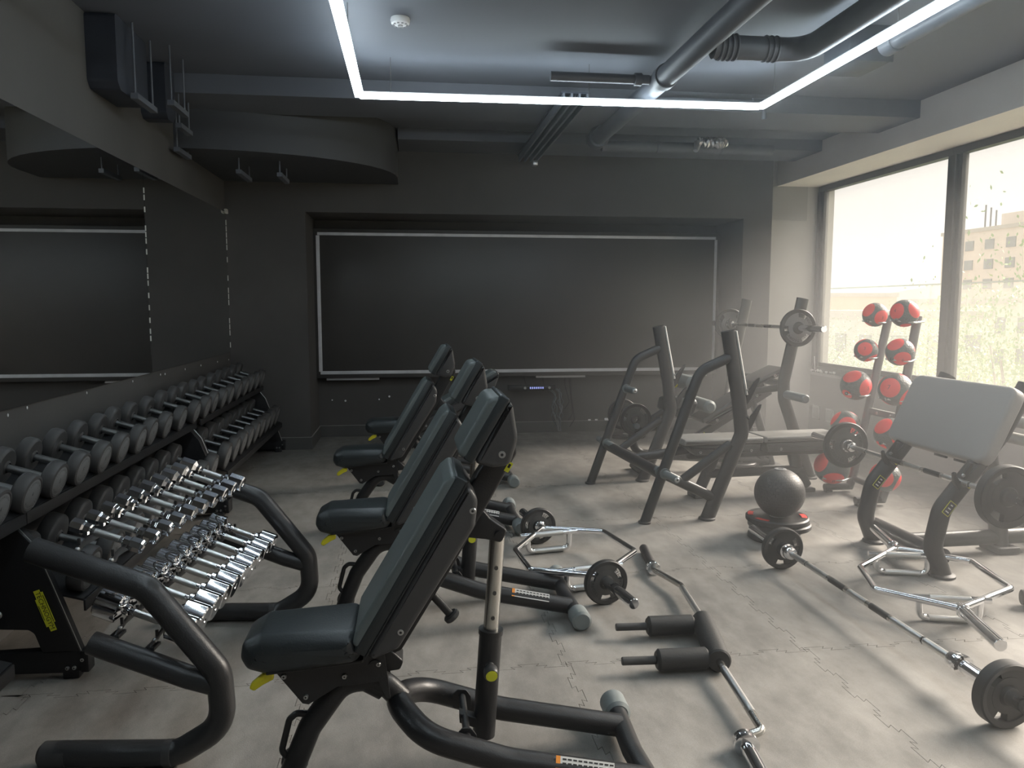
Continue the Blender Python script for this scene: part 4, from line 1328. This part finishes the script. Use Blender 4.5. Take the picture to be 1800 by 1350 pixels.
def patch_mat():
    """red patches on a grey textured ball: six caps with seams"""
    m = bpy.data.materials.new('red and grey ball rubber')
    m.use_nodes = True
    nt = m.node_tree; b = nt.nodes['Principled BSDF']
    tc = nt.nodes.new('ShaderNodeTexCoord')
    nrm = nt.nodes.new('ShaderNodeVectorMath'); nrm.operation = 'NORMALIZE'
    nt.links.new(tc.outputs['Object'], nrm.inputs[0])
    prev = None
    for d, lim in (((1, 0, 0), .80), ((-1, 0, 0), .80), ((0, 1, 0), .80), ((0, -1, 0), .80), ((0, 0, 1), .93), ((0, 0, -1), .93)):
        dt = nt.nodes.new('ShaderNodeVectorMath'); dt.operation = 'DOT_PRODUCT'
        nt.links.new(nrm.outputs[0], dt.inputs[0]); dt.inputs[1].default_value = d
        sb = nt.nodes.new('ShaderNodeMath'); sb.operation = 'SUBTRACT'; sb.inputs[1].default_value = lim
        nt.links.new(dt.outputs['Value'], sb.inputs[0])
        if prev is None: prev = sb.outputs[0]
        else:
            mx = nt.nodes.new('ShaderNodeMath'); mx.operation = 'MAXIMUM'
            nt.links.new(prev, mx.inputs[0]); nt.links.new(sb.outputs[0], mx.inputs[1]); prev = mx.outputs[0]
    gt = nt.nodes.new('ShaderNodeMath'); gt.operation = 'GREATER_THAN'; gt.inputs[1].default_value = 0
    nt.links.new(prev, gt.inputs[0])
    mc = nt.nodes.new('ShaderNodeMixRGB')
    mc.inputs[1].default_value = (.085, .093, .088, 1); mc.inputs[2].default_value = (.80, .035, .035, 1)
    nt.links.new(gt.outputs[0], mc.inputs[0]); nt.links.new(mc.outputs[0], b.inputs['Base Color'])
    vo = nt.nodes.new('ShaderNodeTexVoronoi'); vo.inputs['Scale'].default_value = 90
    nt.links.new(tc.outputs['Object'], vo.inputs['Vector'])
    bp = nt.nodes.new('ShaderNodeBump'); bp.inputs['Strength'].default_value = .8; bp.inputs['Distance'].default_value = .003
    iv = nt.nodes.new('ShaderNodeMath'); iv.operation = 'SUBTRACT'; iv.inputs[0].default_value = 1
    nt.links.new(gt.outputs[0], iv.inputs[1])
    ml = nt.nodes.new('ShaderNodeMath'); ml.operation = 'MULTIPLY'
    nt.links.new(vo.outputs['Distance'], ml.inputs[0]); nt.links.new(iv.outputs[0], ml.inputs[1])
    nt.links.new(ml.outputs[0], bp.inputs['Height']); nt.links.new(bp.outputs[0], b.inputs['Normal'])
    b.inputs['Roughness'].default_value = .5
    return m
PATCH = patch_mat()
balls = [  # column, x, y, z, r, spin, number
    ('left', 3.46, 5.40, 1.345, .090, (.3, .5, .2), 3), ('left', 3.40, 5.40, 1.078, .086, (1.0, .2, .9), 3), ('left', 3.33, 5.40, .813, .112, (.2, .9, .5), 5),
    ('left', 3.26, 5.40, .512, .106, (.6, .1, 1.2), 5), ('left', 3.165, 5.40, .19, .130, (.9, .4, .1), 8),
    ('right', 3.37, 4.92, 1.360, .094, (.2, .3, 1.9), 4), ('right', 3.35, 4.92, 1.093, .094, (.9, .8, .4), 6), ('right', 3.33, 4.92, .833, .113, (.5, .2, .6), 7),
    ('right', 3.31, 4.92, .523, .110, (.1, .7, .2), 15), ('right', 3.285, 4.92, .215, .104, (.4, .1, .9), 8)]
levels = ['top', 'second from top', 'middle', 'second from bottom', 'bottom']
for i, (col, x, y, z, r, sp, num) in enumerate(balls):
    lab = 'red and grey medicine ball, %s of the %s column on the rack' % (levels[i % 5], col)
    o = empty('medicine_ball', (x, y, z), 0, lab, 'ball', 'medicine balls on the rack')
    MB().sphere((0, 0, 0), r, 44, 26).build('ball_body', PATCH, o, 60, rot=sp)
    M = Euler(sp).to_matrix().to_4x4()
    mb = MB()
    v, f = text_geo(str(num), r * .38)
    # raised number in the patch that faces the room
    best = max([(1, 0, 0), (-1, 0, 0), (0, 1, 0), (0, -1, 0), (0, 0, 1), (0, 0, -1)], key=lambda d: (M.to_3x3() @ Vector(d)).dot(Vector((-.45, -.85, .1))))
    dv = M.to_3x3() @ Vector(best)
    q = dv.to_track_quat('Z', 'Y').to_matrix().to_4x4()
    mb.add(v, f, q @ T(0, 0, r + .0006))
    mb.build('number_print', mat('dark red print', (.25, .01, .01), .6), o, None)
    ys = .21 if col == 'left' else -.20
    lx = x - 3.30; ly = y - 5.17
    # curved rod cradle under the ball
    zc = z - r * .62
    px = (zc - .12) / 1.22 * (.23) + .03
    h = r * .86
    MB().tube([(px, ys, zc), (lx + .02, ys + (ly - ys) - h, zc - .005), (lx - r * .85, ly - h * .4, zc + .01)], .007, 8, .05).build('cradle_rod', SATIN, t, 60)
    MB().tube([(px, ys, zc), (lx + .02, ly + h, zc - .005), (lx - r * .85, ly + h * .4, zc + .01)], .007, 8, .05).build('cradle_rod', SATIN, t, 60)
    MB().sphere((lx - r * .85, ly - h * .4, zc + .012), .014, 10, 6).build('rod_tip', RUBBER, t)

# ------------------------------------------------------------------ scott curl bench with barbell (right edge)
t = empty('preacher_bench', (2.76, 3.58, 0), 0, 'curl bench with a wide sloping pad painted pale with haze and curved legs at the right edge', 'bench')
SL = []
for y, lab in ((0, 'near'), (.60, 'far')):
    dx = 0 if y == 0 else .0
    MB().tube([(-.02, y, .005), (-.085, y, .16), (-.045, y, .36), (.12, y, .565), (.27, y, .76), (.40, y, 1.0)], .049, 24, [.10, .14, .22, .2, .2], flat=.042, up=(0, 1, 0)).build('curved_leg', POWDER, t, 60)
    MB().lathe([(.065, 0), (.065, .012), (.055, .02)], (-.02, y, 0), n=28).build('foot_pad', RUBBER, t)
    # bar catch
    MB().slab([(.03 + (x_ - .0) * .72, .515 + (z_ - .53) * .72) for x_, z_ in [(-.025, .47), (.035, .56), (.07, .66), (.045, .665), (.0, .585), (.0, .545), (-.03, .535), (-.055, .57), (-.065, .60), (-.08, .59), (-.07, .52)]], y - .045 - .012, y - .033, .003).build('bar_catch', POWDER, t)
    MB().slab([(.02, .50), (.20, .70), (.235, .70), (.06, .47)], y - .052, y - .04, .003).build('catch_rail', GRAPH, t)
    for (x, z) in ((.02, .55), (.14, .665)): bolt(t, (x, y - .058, z), .007)
    for (x, z, a) in ((-.035, .375, 38), (.19, .655, 36)):
        M = T(x, y - .0445, z) @ RY(R(a)) @ RX(PI / 2)
        mb = MB().use(YELLOWP)
        mb.box((0, 0, 0), (.045, .075, .002), M=M)
        mb.use(INK).box((0, 0, .0008), (.040, .070, .0015), M=M)
        mb.use(WPRINT)
        for k in range(3): mb.box((0, -.02 + k * .02, .0018), (.022 - .004 * k, .006, .0006), M=M)
        mb.build('warning_label', None, t, None)
    MB().cyl((.06, y - .04, .49), (.065, y - .055, .49), .010, 12).build('yellow_stop', YELLOW, t)
MB().cyl((-.02, 0, .105), (-.02, .6, .105), .045, 22).build('cross_tube', POWDER, t)
MB().tube([(-.02, .34, .085), (1.3, .36, .085)], .040, 18, flat=.045, up=(0, 0, 1)).build('base_beam', GRAPH, t, 60)
MB().tube([(.60, .35, .0), (.575, .35, .20), (.48, .35, .62), (.46, .35, .80)], .05, 18, .1).build('seat_post', GRAPH, t, 60)
MB().box((.60, .35, .02), (.14, .16, .04), .01).build('foot_block', RUBBER, t)
# pad: tilted, spanning both legs
th = math.atan2(.345, .16)
M = T(.155, .0, .585) @ RY(-th)
rr = []
MP = M @ Matrix(((1, 0, 0, 0), (0, 0, 1, 0), (0, 1, 0, 0), (0, 0, 0, 1)))
MB().slab([(.0, -.09), (.0, .72), (.43, .72), (.43, -.09)], 0, .07, (.012, .022), fil=.07, M=MP).build('arm_pad', mat('haze greyed arm pad vinyl', (.27, .262, .25), .5, bump=(160, .3)), t, 50)  # dark vinyl painted greyer to imitate the haze veiling it
MB().slab([(.05, -.02), (.05, .0), (.38, .0), (.38, -.02)], -.04, .67, .005, M=M).build('pad_board', GRAPH, t)
for k in range(2):
    MB().box((.19, .18 + k * .16, .575), (.012, .10, .02), .002).build('pad_bracket', GRAPH, t)
MB().cyl((.95, -.1, .09), (.95, .8, .09), .035, 18, bev=.01).build('rear_foot', RUBBER, t)
for z, x in ((.78, .52), (.68, .55)):
    MB().cyl((x, .33, z), (x, -.22, z), .032, 20, bev=.01).build('weight_horn', mat('pale grey horn', (.3, .3, .29), .45), t)
barbell((2.785, 3.92, .512), 0, 'barbell resting in the catches of the curl bench')
weight_plate((2.785, 4.60, .512), AXY, .150, 'grip plate on the far end of the curl bench barbell', spin=1.0)
weight_plate((2.785, 3.235, .512), AXY, .152, 'grip plate on the near end of the curl bench barbell at the right edge', spin=2.1, th=.05, face=PLATE, txt=False)
weight_plate((3.31, 3.50, .60), AXY, .15, 'grey plate stored behind the curl bench at the right edge', spin=.2, th=.04, face=MATS['pale grey plate face'], rim=MATS['pale grey plate face'], txt=False)

# kettlebell style dumbbell at the right edge
t = empty('black_dumbbell', (2.92, 3.12, .045), R(-25), 'black rubber dumbbell lying on the floor at the right edge', 'dumbbell')
MB().cyl((-.08, 0, 0), (.14, 0, 0), .018, 14).build('handle', RUBBER, t)
for s in (-1, 1):
    MB().lathe([(.02, 0), (.040, .01), (.045, .03), (.045, .055), (.037, .06), (.035, .075), (.03, .078)], (.03 + s * .05, 0, 0), (s, 0, 0), 24).build('head', RUBBER, t)

# ------------------------------------------------------------------ outside the window
GZ = -9.0
struct('ground', MB().box((120, 60, GZ - .1), (225, 420, .2)), mat('green scrub ground', (.13, .15, .08), .9, noise=.2, ns=.3))
t = empty('balustrade', (5.35, 3.5, 0), 0, 'dirty glass balustrade outside the window with a thin top edge', 'balustrade')
for k in range(6):
    y0 = 9.4 - (k + 1) * 2.0
    bx(-.006, .006, y0 + .01 - 3.5, y0 + 1.99 - 3.5, -.2, 1.63).build('glass_panel', BALGL, t, None)
bx(-.01, .01, -2.6 - 3.5, 9.4 - 3.5, 1.625, 1.64).build('top_edge', mat('sea green glass edge', (.35, .42, .38), .3), t, None)
struct('trim_5', bx(4.66, 5.6, -3, 10, -.3, -.2), mat('pale terrace', (.5, .49, .45), .8))
def building(x, y, w_, d_, h, col, label, name='apartment_building', rows=8, cols=4, face='x'):
    t = empty(name, (x, y, GZ), 0, label, 'building', 'buildings beyond the window')
    m = mat('facade %.2f %.2f %.2f' % col, col, .85, noise=.05, ns=.5)
    MB().box((0, 0, h / 2), (d_, w_, h)).build('facade', m, t, None)
    MB().box((0, 0, h + .25), (d_ + .4, w_ + .4, .5)).build('roof_slab', mat('roof slab', (.42, .40, .36), .8), t, None)
    wm = mat('far window', (.16, .18, .19), .25)
    me = None
    for i in range(rows):
        for j in range(cols):
            yy = -w_ / 2 + (j + .5) * w_ / cols; zz = 1.5 + (i + .5) * (h - 2) / rows
            if me is None:
                o = MB().box((0, 0, 0), (.25, w_ / cols * .42, (h - 2) / rows * .5)).build('window', wm, t, None); me = o.data
            else:
                o = bpy.data.objects.new('window', me); C.objects.link(o); o.parent = t
            o.location = (-d_ / 2, yy, zz)
            o2 = bpy.data.objects.new('window', me); C.objects.link(o2); o2.parent = t
            o2.rotation_euler = (0, 0, PI / 2); o2.scale = (1, d_ / w_, 1); o2.location = ((j + .5) * d_ / cols - d_ / 2, -w_ / 2, zz)
    return t
b = building(83, 97, 15, 12, 20.5, (.62, .55, .48), 'tall tan apartment tower with roof aerials beyond the right window pane', rows=7, cols=4)
for k in range(3): MB().cyl((-3 + .5 * k, 3 - .4 * k, 20.9), (-3 + .5 * k, 3 - .4 * k, 24.5 - .4 * k), .12, 6).build('aerial', PIPE, b)
MB().box((1, 1, 22), (3, 4, 2.6)).build('roof_house', MATS['facade 0.62 0.55 0.48'], b, None)
building(34.5, 51.5, 9, 8, 9.6, (.62, .60, .54), 'pale low block behind the medicine balls, seen through the window', rows=3, cols=3)
building(58, 100, 14, 9, 11.6, (.60, .46, .32), 'ochre house far beyond the left window pane', rows=2, cols=5)
building(78, 122, 30, 14, 10.6, (.64, .62, .58), 'long white block on the skyline beyond the left pane', rows=3, cols=9)
building(44, 82, 10, 9, 8.4, (.5, .30, .22), 'brick red low block beyond the left pane', rows=2, cols=5)
building(54, 68, 9, 9, 10.6, (.60, .58, .50), 'cream block beside the window mullion, left of it', rows=3, cols=4)
LEAF = [mat('grey green leaves', (.20, .32, .10), .6), mat('yellow green leaves', (.30, .38, .10), .6), mat('silver green leaves', (.26, .38, .22), .6)]
BARK = mat('bark', (.16, .13, .10), .8)
TC = {}
def tree(x, y, h, wr, kind, label, rz=0):
    key = kind
    if key not in TC:
        random.seed(20 + kind)
        t = empty('tree')
        mb = MB()
        mb.tube([(0, 0, 0), (.02, .01, .4), (0, .03, .8)], lambda u: .03 * (1 - u * .8), 8)
        tips = []
        for k in range(13):
            z0 = .25 + k * .045
            a = k * 2.4; l = .36 * (1 - .35 * abs(k / 12 - .4) * 2) * random.uniform(.7, 1)
            e = Vector((l * math.cos(a), l * math.sin(a), z0 + l * .8))
            mb.tube([(0, .01, z0), (e.x * .5, e.y * .5, z0 + (e.z - z0) * .4), e], lambda u: .011 * (1 - u * .7), 5)
            tips.append(e)
        tips += [Vector((0, .03, .85)), Vector((.05, 0, .95)), Vector((-.1, .05, .8))]
        mb.build('trunk', BARK, t)
        lf = MB()
        n = 7000
        for _ in range(n):
            c = random.choice(tips); rr = .17 if kind != 2 else .12
            p = c + Vector((random.gauss(0, rr * .6), random.gauss(0, rr * .6), random.gauss(0, rr * .55)))
            if p.z < .12: p.z = .12 + random.random() * .3
            s_ = .0075 * random.uniform(.6, 1.4)
            M = T(*p) @ Euler((random.uniform(0, PI), random.uniform(0, PI), random.uniform(0, PI))).to_matrix().to_4x4()
            q_ = [M @ Vector(k_) for k_ in ((-s_, 0, 0), (0, -s_ * .5, 0), (s_, 0, 0), (0, s_ * .5, 0))]
            lf.add([(k_.x, k_.y, p.z + (k_.z - p.z) * .5) for k_ in q_], [(0, 1, 2, 3)])
        lo = lf.build('foliage', LEAF[kind], t, None)
        lo['kind'] = 'stuff'
        TC[key] = t
        o = t
    else:
        o = copy_tree(TC[key])
    o.location = (x, y, GZ); o.scale = (wr, wr, h); o.rotation_euler = (0, 0, rz)
    tag(o, label, 'tree', 'trees beyond the window')
def pol(deg, dist): return (dist * math.sin(R(deg)), dist * math.cos(R(deg)))
tree(*pol(40.9, 14.5), 10.5, 4.6, 0, 'tall leafy tree outside the right window pane, in front of the tan tower')
tree(*pol(38.9, 21), 9.0, 5.5, 1, 'yellow green tree outside, just right of the window mullion', 1)
tree(*pol(50, 17), 10.4, 5, 1, 'yellow green tree outside at the right frame edge', 2)
tree(*pol(36.6, 27), 9.5, 5.5, 1, 'yellow green tree outside, just left of the window mullion', 3)
tree(*pol(33.2, 36), 8.4, 6.5, 2, 'silver green tree outside, behind the upper medicine balls', 1)
tree(*pol(30.4, 27), 8.8, 6, 2, 'silver green tree beyond the left window pane, right of the window jamb', 2)
tree(*pol(29.0, 42), 9.0, 6.5, 0, 'dark green tree beyond the left pane, against the window jamb', 4)
tree(*pol(31.9, 78), 8.6, 10, 0, 'distant round tree left of the pale block')
tree(*pol(35.0, 50), 9.0, 9, 2, 'distant tree right of the pale block', 5)
# hills
mb = MB()
vs, fs = [], []
N = 60
for i in range(N):
    a = -.3 + 1.7 * i / (N - 1)
    x = 420 * math.cos(a) + 20; y = 420 * math.sin(a)
    hh = 16 + 5 * math.sin(i * .5) + 4 * math.sin(i * .21 + 1)
    vs += [(x, y, GZ), (x, y, hh), (x * 1.15, y * 1.15, GZ)]
for i in range(N - 1):
    for j in range(3):
        a = i * 3 + j; b_ = i * 3 + (j + 1) % 3
        fs.append((a, b_, b_ + 3, a + 3))
mb.add(vs, fs)
struct('hills', mb, mat('hazy hill', (.50, .55, .52), .9))

# added scattering volume standing in for window glare, denser towards the window
if GLARE_VEIL > 0:
    hm = bpy.data.materials.new('glare veil volume')
    hm.use_nodes = True
    nt = hm.node_tree
    for n in list(nt.nodes): nt.nodes.remove(n)
    out = nt.nodes.new('ShaderNodeOutputMaterial')
    vs_ = nt.nodes.new('ShaderNodeVolumeScatter')
    tc = nt.nodes.new('ShaderNodeNewGeometry')
    sx = nt.nodes.new('ShaderNodeSeparateXYZ')
    nt.links.new(tc.outputs['Position'], sx.inputs[0])
    mr = nt.nodes.new('ShaderNodeMapRange')
    mr.interpolation_type = 'SMOOTHSTEP'
    mr.inputs['From Min'].default_value = -.3
    mr.inputs['From Max'].default_value = 4.2
    mr.inputs['To Min'].default_value = 0
    mr.inputs['To Max'].default_value = GLARE_VEIL
    nt.links.new(sx.outputs['X'], mr.inputs[0])
    nt.links.new(mr.outputs[0], vs_.inputs['Density'])
    vs_.inputs['Color'].default_value = (.95, .95, .95, 1)
    vs_.inputs['Anisotropy'].default_value = .25
    nt.links.new(vs_.outputs[0], out.inputs['Volume'])
    o = bx(-.08, XR - .02, YN + .02, YP - .02, .004, ZC - .004).build('haze', hm, None, None)
    tag(o, 'thin added haze imitating window glare in the room, densest near the window', 'haze', kind='stuff')
